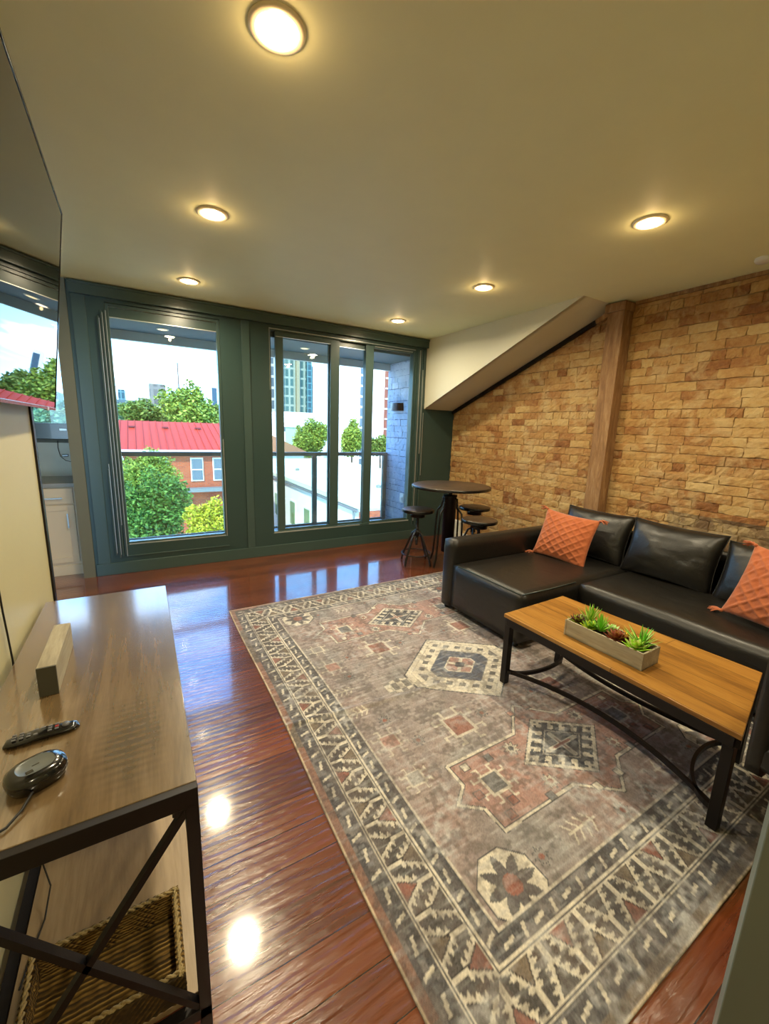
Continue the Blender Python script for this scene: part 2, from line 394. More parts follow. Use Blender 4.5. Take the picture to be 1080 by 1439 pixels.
# window 2: sliding panels
w2 = thing('window_2', 'wide sliding window of four panes right of the dark mullion wall', 'window', (2.2, YW+.05, W2[2])); struct(w2)
b = MB(); frame(b, W2[0], W2[1], W2[2], W2[3], .02, YW+.015, YW+.11); build_at(b, w2, 'frame', MAT['paint_teal_haze'], bevel=.002)
def panel(x0, x1, y, sl, sr, top=.05, bot=.02):
    b = MB(); z0, z1 = W2[2]+.02, W2[3]-.02
    b.box((x0, y, z0), (x0+sl, y+.035, z1)); b.box((x1-sr, y, z0), (x1, y+.035, z1))
    b.box((x0+sl, y, z0), (x1-sr, y+.035, z0+bot)); b.box((x0+sl, y, z1-top), (x1-sr, y+.035, z1))
    f = build_at(b, w2, 'sash', MAT['paint_teal_haze'], bevel=.002)
    g_ = MB().box((x0+sl, y+.015, z0+bot), (x1-sr, y+.020, z1-top)).build('glass', MAT['glass'], parent=f)
panel(1.345, 2.115, YW+.035, .088, .115, .055); panel(1.99, 2.58, YW+.072, .10, .11, .06)
b = MB().box((1.293, YW+.088, W2[2]+.022), (1.99, YW+.092, W2[3]-.022)); build_at(b, w2, 'glass', MAT['glass'])
panel(2.47, 3.176, YW+.035, .11, .008, .03, .015)
b = MB(); b.box((W2[0]+.02, YW+.005, W2[2]+.001), (2.42, YW+.03, W2[2]+.012)); b.box((2.56, YW+.005, W2[2]+.001), (W2[1], YW+.03, W2[2]+.012))
b.box((W2[0]+.002, YW+.008, W2[3]-.008), (W2[1], YW+.014, W2[3]-.003)); b.box((W2[0]+.002, YW+.008, 1.9), (W2[0]+.007, YW+.014, W2[3]))
b.box((2.585, YW+.02, W2[3]-.035), (3.15, YW+.032, W2[3]-.03)); b.box((1.35, YW+.03, W2[3]-.078), (2.0, YW+.0345, W2[3]-.073)); b.box((2.12, YW+.06, W2[3]-.085), (2.47, YW+.07, W2[3]-.08))
build_at(b, w2, 'glint_track_strip', MAT['alu'])  # light sill tracks, plus pale strips standing for light on frame edges
b = MB()
for x in (3.22, 3.27, 3.31): b.box((x, YW-.02, .2), (x+.018, YW, 2.55))
struct(b.build('trim_8', MAT['paint_teal_haze'], bevel=.003))
b = MB(); b.box((3.243, YW-.024, .26), (3.249, YW-.008, 2.54)); b.box((3.333, YW-.02, .9), (3.337, YW-.006, 1.75)); b.box((3.294, YW-.024, 1.2), (3.299, YW-.008, 2.3))
struct(b.build('trim_9', MAT['alu']))  # pale strips put in as bright glints on the right jamb

# kitchen corner beyond the left wall
KY = 5.5
b = MB(); b.box((-1.9, KY, 0), (-.47, KY+.12, 1.36)); b.box((-1.9, KY, 2.36), (-.47, KY+.12, ZC)); b.box((-1.9, KY, 1.36), (-1.75, KY+.12, 2.36)); b.box((-.53, KY, 1.36), (-.47, KY+.12, 2.36))
struct(b.build('wall_kitchen', MAT['paint_grey']))
struct(MB().box((-1.98, -2.2, 0), (-1.9, KY+.12, ZC)).build('wall_kitchen_left', MAT['paint_wall']))
struct(MB().box((-1.9, KY-.012, .90), (-.50, KY, 1.26)).build('wall_backsplash', MAT['tile']))
w3 = thing('window_3', 'kitchen window with a dark sill, seen between the television and the dark frame', 'window', (-1.1, KY, 1.36)); struct(w3)
b = MB(); frame(b, -1.75, -.53, 1.34, 2.36, .03, KY-.02, KY+.06); build_at(b, w3, 'frame', MAT['paint_teal_haze'])
b = MB().box((-1.78, KY-.07, 1.30), (-.52, KY+.02, 1.46)); b.box((-.72, KY-.075, 1.385), (-.655, KY-.068, 1.41), 1); b.box((-.64, KY-.06, 1.46), (-.58, KY-.02, 1.485)); build_at(b, w3, 'sill', [MAT['black_plastic'], MAT['alu']], bevel=.004)
b = MB().box((-1.72, KY+.02, 1.46), (-.56, KY+.025, 2.33)); build_at(b, w3, 'glass', MAT['glass'])
# door leaf at the right edge of the frame
d1 = thing('door_1', 'open grey-green door at the lower right corner of the photograph', 'door', (1.055, .20, 0), 0); struct(d1)
b = MB(); p, q = Vector((.0, .0)), Vector((.30, -.80)); dr = (q-p).normalized(); nr = Vector((-dr.y, dr.x))*.045
MAT['door_paint'] = simple('door_paint', (112, 122, 112), .35)
pts = [p, q, q+nr, p+nr]
b.add([(v.x, v.y, z) for z in (.01, 2.05) for v in pts], [(0, 3, 2, 1), (4, 5, 6, 7), (0, 1, 5, 4), (1, 2, 6, 5), (2, 3, 7, 6), (3, 0, 4, 7)])
b.build('door_leaf', MAT['door_paint'], d1, bevel=.003, seg=3)

# ceiling lights: six downlights in two rows
def downlight(label, x, y, z, lens, group, r=.086, ri=.062, name='ceiling_light'):
    t = thing(name, label, 'ceiling light', (x, y, z), 0, group)
    MB().lathe([(r, .0), (r, -.004), (r-.006, -.009), (ri+.004, -.010), (ri, -.004), (ri, 0)]).build('trim_ring', MAT['trim_ring'], t)
    MB().lathe([(ri, -.004), (ri*.9, -.008), (ri*.6, -.011), (ri*.25, -.0125), (.0005, -.013)]).build('lens', lens, t)
    return t
lab = {(0, 0): 'largest round recessed ceiling light, at the top of the photograph nearest the television', (1, 0): 'recessed ceiling light nearest the camera on the brick wall side',
       (0, 1): 'recessed ceiling light of the television-side row, second from the window', (1, 1): 'recessed ceiling light of the brick-side row, second from the window',
       (0, 2): 'recessed ceiling light close in front of the left window', (1, 2): 'recessed ceiling light close in front of the sliding window'}
for i, x in enumerate((.445, 2.53)):
    for j, y in enumerate((1.49, 2.80, 4.13)):
        downlight(lab[(i, j)], x, y, ZC, MAT['lens'], 'recessed ceiling lights')
        ld = bpy.data.lights.new('downlight_or_fill_lamp', 'AREA'); ld.shape = 'DISK'; ld.size = .12; ld.energy = 17; ld.color = (1, .855, .58); ld.spread = math.radians(165)
        lo = bpy.data.objects.new('downlight_or_fill_lamp', ld); lo.location = (x, y, ZC-.016); COL.objects.link(lo)
        ld = bpy.data.lights.new('downlight_glow', 'POINT'); ld.shadow_soft_size = .02; ld.specular_factor = 0; ld.energy = .9; ld.color = (1, .66, .30)  # extra point lamp added under each lens for the ceiling halo
        lo = bpy.data.objects.new('downlight_glow', ld); lo.location = (x, y, ZC-.05); COL.objects.link(lo)
for x, y in ((2.53, .18), (.445, -1.13), (2.53, -1.13)):  # unseen fill lamps added out of view to brighten the near end
    ld = bpy.data.lights.new('downlight_or_fill_lamp', 'AREA'); ld.shape = 'DISK'; ld.size = .12; ld.energy = 17; ld.color = (1, .855, .58); ld.spread = math.radians(165)
    lo = bpy.data.objects.new('downlight_or_fill_lamp', ld); lo.location = (x, y, ZC-.016); COL.objects.link(lo)
t = thing('smoke_detector', 'small white disc on the ceiling at the right edge of the photograph', 'smoke detector', (3.60, 1.33, ZC))
MB().lathe([(.05, 0), (.05, -.015), (.042, -.026), (.0005, -.028)]).build('cover', MAT['white'], t)

# timber post on the brick wall
t = thing('timber_post', 'rough brown timber post standing against the brick wall behind the sofa', 'post', (3.80, 2.385, 0))
b = MB(); n = 60; prof = [(-.075, -.07), (.075, -.07), (.075, .074), (-.075, .074)]
rnd = random.Random(5); vs = []; fs = []
m = 9
ring = [(-.07, -.075+.15*i/m) for i in range(m)] + [(-.07+.13*i/5, .075) for i in range(5)] + [(.065, .075), (.065, -.075)] + [(.065-.135*i/5, -.075) for i in range(1, 5)]
R_ = len(ring)
for k in range(n+1):
    z = 2.64*k/n
    for (px, py) in ring:
        d = noise.noise(Vector((px*9, py*9, z*2.2)))*.008 + noise.noise(Vector((px*40, py*40, z*9)))*.004
        vs.append((px*(1+d*8), py*(1+d*6) + .018*(z/2.64-.5)*0, z))
for k in range(n):
    for i in range(R_): fs.append((k*R_+i, k*R_+(i+1) % R_, (k+1)*R_+(i+1) % R_, (k+1)*R_+i))
fs.append(tuple(range(R_))); fs.append(tuple(n*R_+i for i in range(R_)))
b.add(vs, fs); b.build('shaft', MAT['post_wood'], t)
b = MB().box((-.09, -.09, 2.60), (.065, .10, 2.675)); b.bar((-.05, .07, 2.60), (-.05, .19, 2.55), .05, .045); b.build('cap', MAT['post_wood'], t, bevel=.006)

# ================================================================== BALCONY
YR = 5.56
struct(MB().box((-.5, YW+T, -.12), (3.4, YR+.12, .10)).build('floor_balcony', MAT['deck']))
b = MB().box((-.5, YW+T, 2.47), (3.6, YR+.04, 2.62)); struct(b.build('ceiling_balcony', MAT['soffit']))
struct(MB().box((-.5, YR, 2.375), (3.6, YR+.05, 2.475)).build('trim_10', MAT['fascia']))
o = brickwork('wall_balcony', (3.30, YR+.02, -.1), (0, -1, 0), (0, 0, 1), (-1, 0, 0), YR+.02-YW-T, 2.57, .20, .088, 9, [MAT['brick_painted'], MAT['mortar_painted']], .006); struct(o)
struct(MB().box((3.302, YW+T, -.1), (3.6, YR+.05, 2.47)).build('wall_balcony_core', MAT['brick_painted']))
for x, l in ((.28, 'small round downlight in the balcony soffit seen through the left window'), (1.84, 'small round glowing disc standing for a lamp reflected in the sliding window')):
    downlight(l, x, 5.2, 2.47, MAT['lens_out'], 'balcony soffit lights', .06, .045, 'soffit_glow_disc')  # the second disc stands for a reflection in the glass, not a lamp
r = thing('balcony_railing', 'grey metal balcony railing with glass panels outside both windows', 'railing', (1.4, YR, .10))
for x in (-.42, .91, 2.10, 3.25):
    build_at(MB().box((x-.03, YR-.03, .10), (x+.03, YR+.03, 1.16)), r, 'post', MAT['rail_grey'], bevel=.003)
build_at(MB().box((-.46, YR-.035, 1.115), (3.28, YR+.035, 1.165)), r, 'top_rail', MAT['rail_grey'], bevel=.004)
build_at(MB().box((-.46, YR-.02, .115), (3.28, YR+.02, .145)), r, 'bottom_rail', MAT['rail_grey'], bevel=.004)
for x0, x1 in ((-.39, .88), (.94, 2.07), (2.13, 3.22)):
    build_at(MB().box((x0, YR-.004, .145), (x1, YR+.004, 1.115)), r, 'glass_panel', MAT['glass'])
t = thing('wall_sconce', 'dark half-round wall lamp on the painted brick of the balcony', 'wall lamp', (3.29, 5.27, 1.84))
b = MB(); n = 14
ring = lambda z, r_: [(-r_*math.cos(-PI/2+PI*i/n)*.9, r_*1.35*math.sin(-PI/2+PI*i/n), z) for i in range(n+1)]
a_, c_ = ring(-.055, .105), ring(.055, .09); b.add(a_+c_, [(i, i+1, n+1+i+1, n+1+i) for i in range(n)], 0, True); b.add(a_, [tuple(range(n+1))]); b.add(c_, [tuple(reversed(range(n+1)))])
b.build('shade', MAT['gun_metal_dark'], t)
t = thing('outdoor_outlet', 'white outlet cover low on the painted balcony brick', 'outlet', (3.285, 5.04, .53))
MB().box((-.03, -.05, -.07), (.0, .05, .07)).build('cover', MAT['white'], t, bevel=.008)
MB().box((-.045, -.03, -.045), (-.03, .03, .02)).build('flap', MAT['white'], t, bevel=.005)

# ================================================================== RUG
def make_rug():
    Wd, Ln = 2.34, 3.00; s = .0048; nx, ny = int(Wd/s)+1, int(Ln/s)+1
    xs = np.linspace(-Wd/2, Wd/2, nx); ys = np.linspace(-Ln/2, Ln/2, ny); X, Y = np.meshgrid(xs, ys)
    rng = np.random.RandomState(4)
    def vnoise(cx, cy):
        g = rng.rand(cy+2, cx+2); u = np.linspace(0, cx, nx, endpoint=False); v = np.linspace(0, cy, ny, endpoint=False)
        iu, iv = u.astype(int), v.astype(int); fu, fv = u-iu, v-iv; fu = fu*fu*(3-2*fu); fv = fv*fv*(3-2*fv)
        a = g[np.ix_(iv, iu)]*(1-fu)+g[np.ix_(iv, iu+1)]*fu; b_ = g[np.ix_(iv+1, iu)]*(1-fu)+g[np.ix_(iv+1, iu+1)]*fu
        return a*(1-fv)[:, None]+b_*fv[:, None]
    C = lambda *c: np.array(lin(c))
    cream, dark, rust, pink, field, grey, blue, olive = C(212, 203, 184), C(58, 60, 66), C(138, 88, 74), C(166, 126, 114), C(150, 145, 141), C(120, 120, 122), C(86, 92, 108), C(104, 92, 70)
    n1 = vnoise(7, 9); n2 = vnoise(24, 30); n3 = vnoise(110, 140); nst = vnoise(26, 300); fine = rng.rand(ny, nx)
    img = np.zeros((ny, nx, 3)); u, v = np.abs(X), np.abs(Y)
    f0 = np.clip((n1*.6+n2*.4-.3)*2.2, 0, 1)[..., None]
    f0 = f0*.55; img[:] = field*(1-f0) + pink*.92*f0
    img = img*(.78+.34*nst[..., None])
    def put(mask, c, a=1.0):
        mask = mask if mask.dtype == bool else mask > .5
        img[mask] = img[mask]*(1-a) + c*a
    def poly(U, V, pts):
        m = np.zeros(U.shape, bool); n = len(pts)
        for i in range(n):
            (x0, y0), (x1, y1) = pts[i], pts[(i+1) % n]
            if y0 == y1: continue
            c = ((V >= min(y0, y1)) & (V < max(y0, y1))) & (U < x0+(V-y0)*(x1-x0)/(y1-y0)); m ^= c
        return m
    def seg(U, V, a, b, w):
        (x0, y0), (x1, y1) = a, b; dx, dy = x1-x0, y1-y0; L = dx*dx+dy*dy+1e-12
        t = np.clip(((U-x0)*dx+(V-y0)*dy)/L, 0, 1); return np.hypot(U-x0-t*dx, V-y0-t*dy) < w/2
    def line(U, V, pts, w, c, closed=True, a=1.0):
        n = len(pts)
        for i in range(n if closed else n-1): put(seg(U, V, pts[i], pts[(i+1) % n], w), c, a)
    # pink medallions
    P = [(0, .46), (.165, .618), (.598, .618), (.597, .73), (.68, .795), (.594, .86), (.591, .967), (.165, .962), (0, 1.09)]
    P2 = P + [(-x, y) for x, y in reversed(P[1:-1])]
    put(poly(u, v, P2), pink, .85); line(u, v, P2, .020, dark); line(u, v, P2, .012, cream)
    # diamond in the medallion with a comb of hooks
    cx, cy = 0, .78; a_, b_ = .265, .195
    p = (u)/a_+(v-cy)/b_; q = (u)/a_-(v-cy)/b_; mx = np.maximum(abs(p), abs(q))
    put(mx < 1.03, dark); put(mx < 1, cream); th = np.where(abs(p) > abs(q), q, p)
    comb = (mx > .58) & (mx < .90) & ((np.floor((th+1)*5.5) % 2) == 0); put(comb, dark)
    put((mx > .80) & (mx < .88) & ((np.floor((th+1)*5.5+.5) % 2) == 0), dark)
    put(mx < .60, dark); put((mx > .50) & (mx < .54), cream, .6)
    put((mx < .45) & (np.abs(np.abs(p)-np.abs(q)) < .10), cream, .9); put((mx < .25) & (np.abs(np.abs(p)-np.abs(q)) < .05), rust)
    # central hexagon
    H = [(0, .365), (.385, .07), (.385, 0), (-.1, 0), (-.1, .365)]
    def hexm(s_): return (v < .07*s_+0.0) & (u < .385*s_) | ((u/(.385*s_)) + (v-.07*s_)/(.295*s_) < 1) & (v >= .07*s_)
    put(hexm(1.03), dark); put(hexm(1.0), cream); put(hexm(.90), dark, .4); put(hexm(.885), cream)
    ang = u/.385-(v)/.3
    z = (hexm(.80) & ~hexm(.68)); k1 = (np.floor(u/.030+v/.030*.0) + np.floor(v/.03)) % 2 == 0
    st = np.floor((u*.8-v)/.05) % 2 == 0; put(z & st, dark, .85)
    put(hexm(.56), grey*.8); put(hexm(.54), blue*.8); put(hexm(.30), cream); put(hexm(.27), pink); put(hexm(.27) & (np.abs(u-v) < .018), cream); put(hexm(.1), dark)
    # connector of small diamonds left and right of the hexagon
    m = (u > .385) & (u < .56) & (v < .06-.25*(np.abs(u-.47)-.02)); put(m, cream, .8); put(m & ((np.floor(u/.04)+np.floor(v/.035)) % 2 == 0), dark, .7)
    # hooked little squares
    def hooks(cx, cy, r, inner, ring=cream, a=.9):
        U_, V_ = u-cx, v-cy; d = np.maximum(abs(U_), abs(V_)); put(d < r, ring, a); put(d < r*.78, inner, .95)
        for sx, sy in ((1, 0), (-1, 0), (0, 1), (0, -1)):
            for o_ in (-.6, .6):
                cxx, cyy = sx*r+sy*o_*r, sy*r+sx*o_*r; ex, ey = cxx+sx*r*.62, cyy+sy*r*.62
                put(seg(U_, V_, (cxx, cyy), (ex, ey), r*.18), ring, a); put(seg(U_, V_, (ex, ey), (ex+sy*o_*r*.6, ey+sx*o_*r*.6), r*.18), ring, a)
    hooks(.464, .783, .055, grey*.75); hooks(.37, .43, .075, rust, cream, .75); hooks(.756, .60, .04, field, cream, .8); hooks(.95-.2, .36, .05, pink, cream, .45); hooks(.46, 1.30-.02, .05, rust, cream, .5) if False else None
    # eight-point rosette
    def star(cx, cy, r, disc, st_, core):
        U_, V_ = u-cx, v-cy; rr = np.hypot(U_, V_); th_ = np.arctan2(V_, U_)
        oc = rr*np.cos(((th_+PI/8) % (PI/4))-PI/8)
        if disc is not None: put(oc < r*1.04, dark); put(oc < r, disc)
        k = (((th_) % (PI/4))-PI/8)/(PI/8); rad = r*.95*(1-.52*(1-np.abs(k)))
        put(rr < rad, dark, .9); put(rr < rad*.84, st_, .9); put(rr < r*.30, core)
    star(.715, 1.115, .115, cream, C(90, 84, 84), rust)
    star(.25, .68, .05, None, cream, dark); star(.24, .90, .045, None, cream*.9, rust)
    for cx, cy, c_ in ((.527, .66, cream), (.46, .885, rust), (.516, .93, rust), (.08, 1.02, cream), (.06, .50, pink), (.39, .67, grey), (.30, .95, grey), (.57, .80, rust)):
        d = np.maximum(abs(u-cx), abs(v-cy)); put(d < .021, dark, .8); put(d < .016, c_)
    # little trees
    def tree(cx, cy, dx, dy, L):
        ax, ay = dx, dy; bx, by = -dy, dx
        put(seg(u, v, (cx-ax*L, cy-ay*L), (cx+ax*L, cy+ay*L), .008), cream, .9)
        for i in range(4):
            t_ = -L*.8+i*L*.5; x0, y0 = cx+ax*t_, cy+ay*t_
            for s_ in (1, -1): put(seg(u, v, (x0, y0), (x0+ax*L*.35+bx*s_*L*.55, y0+ay*L*.35+by*s_*L*.55), .008), cream, .85)
    tree(.31, 1.10, 1, 0, .075); tree(.79, .10, 1, 0, .06); tree(.80, .30, -1, 0, .05) if False else None
    for cx, cy in ((.10, 1.14), (.55, 1.10), (.62, .42), (.20, .42), (.70, .22)):
        star(cx, cy, .04, None, field*.8, rust)
    # borders
    d = np.minimum(Wd/2-u, Ln/2-v); side = (Wd/2-u) < (Ln/2-v); tt = np.where(side, Y, X)
    put(d < .318, cream, .8); put(d < .311, dark); put(d < .306, field*.8); put(d < .303, C(84, 82, 84))
    def guard(d0, d1, per):
        c_ = (d-d0)/(d1-d0); ph = (tt/per) % 2; m_ = (d > d0) & (d < d1)
        put(m_, C(74, 72, 74)); put(m_ & (n3 > .62), C(118, 112, 110), .8)
        a1 = m_ & (ph < 1) & (np.abs((ph-.5)*per - (c_-.5)*.02) < .0065) & (np.abs(c_-.5) < .36)
        a2 = m_ & (ph >= 1) & (np.abs(c_-.5-(ph-1.5)*.25)*(d1-d0) < .006) & (np.abs(ph-1.5)*per < .024); put(a1 | a2, cream, .9)
        tri = m_ & (np.abs((tt/per*2) % 2-1) > .8); put(tri & (np.abs(c_-.5) < .2), grey, .6)
    guard(.250, .303, .068); guard(.035, .100, .075)
    put((d < .252) & (d > .242), cream); put((d < .244) & (d > .238), dark); put((d < .240) & (d > .232), cream)
    bm = (d > .112) & (d < .232); c_ = (d-.112)/.12; put(bm, C(70, 66, 64)); put(bm & (n2 > .55), C(96, 84, 76), .7)
    P_ = .173; saw = lambda q_: np.abs(((q_*5.5) % 1)-.5)*2
    for par in (0, 1):
        sh = tt/P_+.5*par; cc = c_ if par == 0 else 1-c_; dist = np.abs((sh % 1)-.5)*P_; fl = np.floor(sh)
        hw = .036*(1-cc/.52)
        put(bm & (cc < .60) & (dist < hw+.010+.024*saw(cc)), cream*.93)
        put(bm & (cc > .40) & (dist < .0075+.0015), C(40, 36, 34)); put(bm & (cc > .40) & (dist < .0075), cream)
        put(bm & (dist < hw+.003) & (cc < .52), C(44, 38, 36))
        tcol = np.where(((fl*7+par) % 3 == 0)[..., None], rust, np.where(((fl*7+par) % 3 == 1)[..., None], C(84, 78, 74), C(112, 98, 82)))
        mm = bm & (dist < hw-.002) & (cc < .50); img[mm] = tcol[mm]
    put((d < .114) & (d > .104), cream); put((d < .106) & (d > .102), dark); put((d < .102) & (d > .098), cream*.9)
    e = (d < .035); put(e, C(132, 96, 80)); put(e & (n1 > .52), C(96, 92, 82), .8); put(d < .006, C(200, 180, 150))
    # wear: pale blotches, streaks along the weft, fine speckle
    w1_ = np.clip((n2*.5+n1*.5-.50)*3.4, 0, 1)*np.clip((n3-.28)*1.8, 0, 1); w2_ = np.clip((nst-.62)*3.5, 0, 1)
    w_ = np.clip(.62*w1_+.30*w2_+.12*fine, 0, .70)[..., None]
    img = img*(1-w_) + C(186, 186, 184)*w_
    dk = np.clip((vnoise(40, 50)*.5+vnoise(150, 200)*.5-.52)*3, 0, .45)[..., None]; img = img*(1-dk)+C(74, 68, 64)*dk
    bl = np.clip((vnoise(90, 6)-.5)*1.2, 0, .30)[..., None]; img = img*(1-bl)+C(108, 100, 98)*bl
    img *= (.76+.30*rng.rand(ny, nx)+.18*vnoise(240, 310))[..., None]
    Zr = .0085 + .0015*(vnoise(5, 6)-.5)
    crease = np.abs((Y+.045) + .12*(X+1.17)*.35 - .02*np.sin(X*4)); Zr = Zr + .010*np.exp(-(crease/.018)**2)*np.clip(.15-X, 0, 1)
    Xw = X + 1.70 + .006*np.sin(Y*3.1+1) ; Yw = Y + 1.85 + .012*X
    vs = np.stack([Xw, Yw, Zr], -1).reshape(-1, 3)
    idx = np.arange(nx*ny).reshape(ny, nx); q = np.stack([idx[:-1, :-1], idx[:-1, 1:], idx[1:, 1:], idx[1:, :-1]], -1).reshape(-1, 4)
    # hem: the border turned down to the floor
    ring_ = np.concatenate([idx[0, :], idx[1:, -1], idx[-1, -2::-1], idx[-2:0:-1, 0]]); nb = len(ring_)
    hv = vs[ring_].copy(); hv[:, 2] = .0005; b0 = nx*ny; vs = np.vstack([vs, hv])
    k_ = np.arange(nb); hq = np.stack([b0+k_, b0+(k_+1) % nb, ring_[(k_+1) % nb], ring_[k_]], -1)
    q = np.vstack([q, hq]).astype(np.int32)
    me = bpy.data.meshes.new('area_rug'); me.vertices.add(len(vs)); me.vertices.foreach_set('co', vs.astype(np.float32).ravel())
    me.loops.add(q.size); me.loops.foreach_set('vertex_index', q.ravel())
    me.polygons.add(len(q)); me.polygons.foreach_set('loop_start', (np.arange(len(q))*4).astype(np.int32)); me.polygons.foreach_set('loop_total', np.full(len(q), 4, np.int32))
    me.update(calc_edges=True); me.validate()
    cols = np.ones((len(vs), 4), np.float32); cols[:nx*ny, :3] = np.clip(img.reshape(-1, 3), 0, 1); cols[nx*ny:, :3] = C(150, 130, 105)
    at = me.color_attributes.new('Col', 'FLOAT_COLOR', 'POINT'); at.data.foreach_set('color', cols.ravel())
    me.materials.append(MAT['rug'])
    o = bpy.data.objects.new('area_rug', me); COL.objects.link(o)
    return tag(o, 'large faded oriental area rug in grey, cream and rust under the coffee table', 'rug')
make_rug()
RZ = .0105

# ================================================================== SOFA
def softbox(b, a, c, r=.03, n=7, puff=.0, wr=.0, seed=0):
    """rounded box with softly puffed faces"""
    a = Vector(a); c = Vector(c); ctr = (a+c)/2; h = (c-a)/2
    vs = []; fs = []
    def face(ax, sg):
        base = len(vs); o1, o2 = [i for i in range(3) if i != ax]; N1 = max(4, int(h[o1]*2/.06)); N2 = max(4, int(h[o2]*2/.06))
        for j in range(N2+1):
            for i in range(N1+1):
                p = Vector((0, 0, 0)); p[ax] = sg*h[ax]; p[o1] = h[o1]*(-1+2*i/N1); p[o2] = h[o2]*(-1+2*j/N2)
                q = Vector([max(-(h[k]-r), min(h[k]-r, p[k])) for k in range(3)]); d = p-q
                if d.length > 1e-9: p = q + d.normalized()*r
                s1, s2 = i/N1, j/N2; e = (4*s1*(1-s1)*4*s2*(1-s2))**.5
                p[ax] += sg*puff*e
                if wr: p[ax] += sg*wr*noise.noise((p+ctr)*6+Vector((seed, 0, 0)))*e
                vs.append(ctr+p)
        for j in range(N2):
            for i in range(N1):
                k = base+j*(N1+1)+i; f = (k, k+1, k+N1+2, k+N1+1)
                flip = (sg > 0) == (ax == 1)
                fs.append(tuple(reversed(f)) if flip else f)
    for ax in range(3):
        for sg in (-1, 1): face(ax, sg)
    b.add(vs, fs, 0, True); return b
def weld(o, d=.0015):
    bm = bmesh.new(); bm.from_mesh(o.data); bmesh.ops.remove_doubles(bm, verts=bm.verts, dist=d); bmesh.ops.recalc_face_normals(bm, faces=bm.faces); bm.to_mesh(o.data); bm.free(); return o

sofa = thing('sectional_sofa', 'black leather sectional sofa with a chaise against the brick wall', 'sofa', (2.9, 1.7, 0))
L = MAT['leather']
def sp(b, name, mat=L, **k): return weld(build_at(b, sofa, name, mat, **k))
sp(softbox(MB(), (2.165, 1.79, .055), (3.65, 2.53, .43), .022, puff=.012), 'chaise')
sp(softbox(MB(), (2.765, .10, .055), (3.65, 1.785, .425), .025, puff=.012, wr=.006), 'seat')
sp(softbox(MB(), (2.165, 2.535, .035), (3.71, 2.66, .625), .02, puff=.006), 'armrest')
sp(softbox(MB(), (2.765, -.08, .035), (3.71, .09, .625), .02, puff=.006), 'armrest')
sp(softbox(MB(), (3.64, .10, .035), (3.71, 2.53, .70), .025, puff=.006), 'backrest')
b = MB(); ch = .428
b.tube([(2.170, 2.47, ch), (2.168, 2.2, ch+.003), (2.168, 1.81, ch)], .004, 6); b.tube([(2.18, 1.795, ch), (2.45, 1.79, ch), (2.75, 1.795, ch)], .004, 6)
b.tube([(2.172, 2.642, .08), (2.168, 2.642, .60)], .003, 6)
sp(b, 'piping', MAT['piping'])
for x, y in ((2.21, 2.62), (2.23, 1.86), (3.65, 2.60), (2.83, .0), (3.65, .0), (2.83, 1.70)):
    sp(MB().lathe([(.02, RZ+.001), (.022, .06)], (x, y, 0), 12), 'foot', MAT['black_plastic'])

def pillow(w, h, t, n=26, ridge=None, wr=.012, seed=0, pinch=.10, power=.55):
    """a stuffed square in the x-z plane, front towards -y"""
    vs = []; fs = []
    for side in (-1, 1):
        base = len(vs)
        for j in range(n+1):
            for i in range(n+1):
                u, v = -1+2*i/n, -1+2*j/n
                th = max(0, (1-u*u))**power*max(0, (1-v*v))**power
                x = u*w/2*(1-pinch*(1-v*v)*abs(u)); z = v*h/2*(1-pinch*(1-u*u)*abs(v))
                y = side*(t/2*th)
                if abs(u) < .999 and abs(v) < .999:
                    e = min(1, (1-max(abs(u), abs(v)))*5)
                    y += side*e*wr*(noise.noise(Vector((x*6+seed, z*6, side*3+seed))) + .3*noise.noise(Vector((x*18+seed, z*14, side))))
                    cr = noise.noise(Vector((x*4+seed*2+z*5, z*6-x*5, 5))); y -= side*e*max(0, .07-abs(cr))*wr*9
                    if ridge and side < 0:
                        a, c = (u+v)*ridge, (u-v)*ridge; da = abs(a-round(a)); dc = abs(c-round(c))
                        y -= e*(.010*max(0, 1-min(da, dc)/.16) - .004)
                vs.append((x, y, z))
        for j in range(n):
            for i in range(n):
                k = base+j*(n+1)+i; f = (k, k+1, k+n+2, k+n+1); fs.append(f if side < 0 else tuple(reversed(f)))
    return MB().add(vs, fs, 0, True)
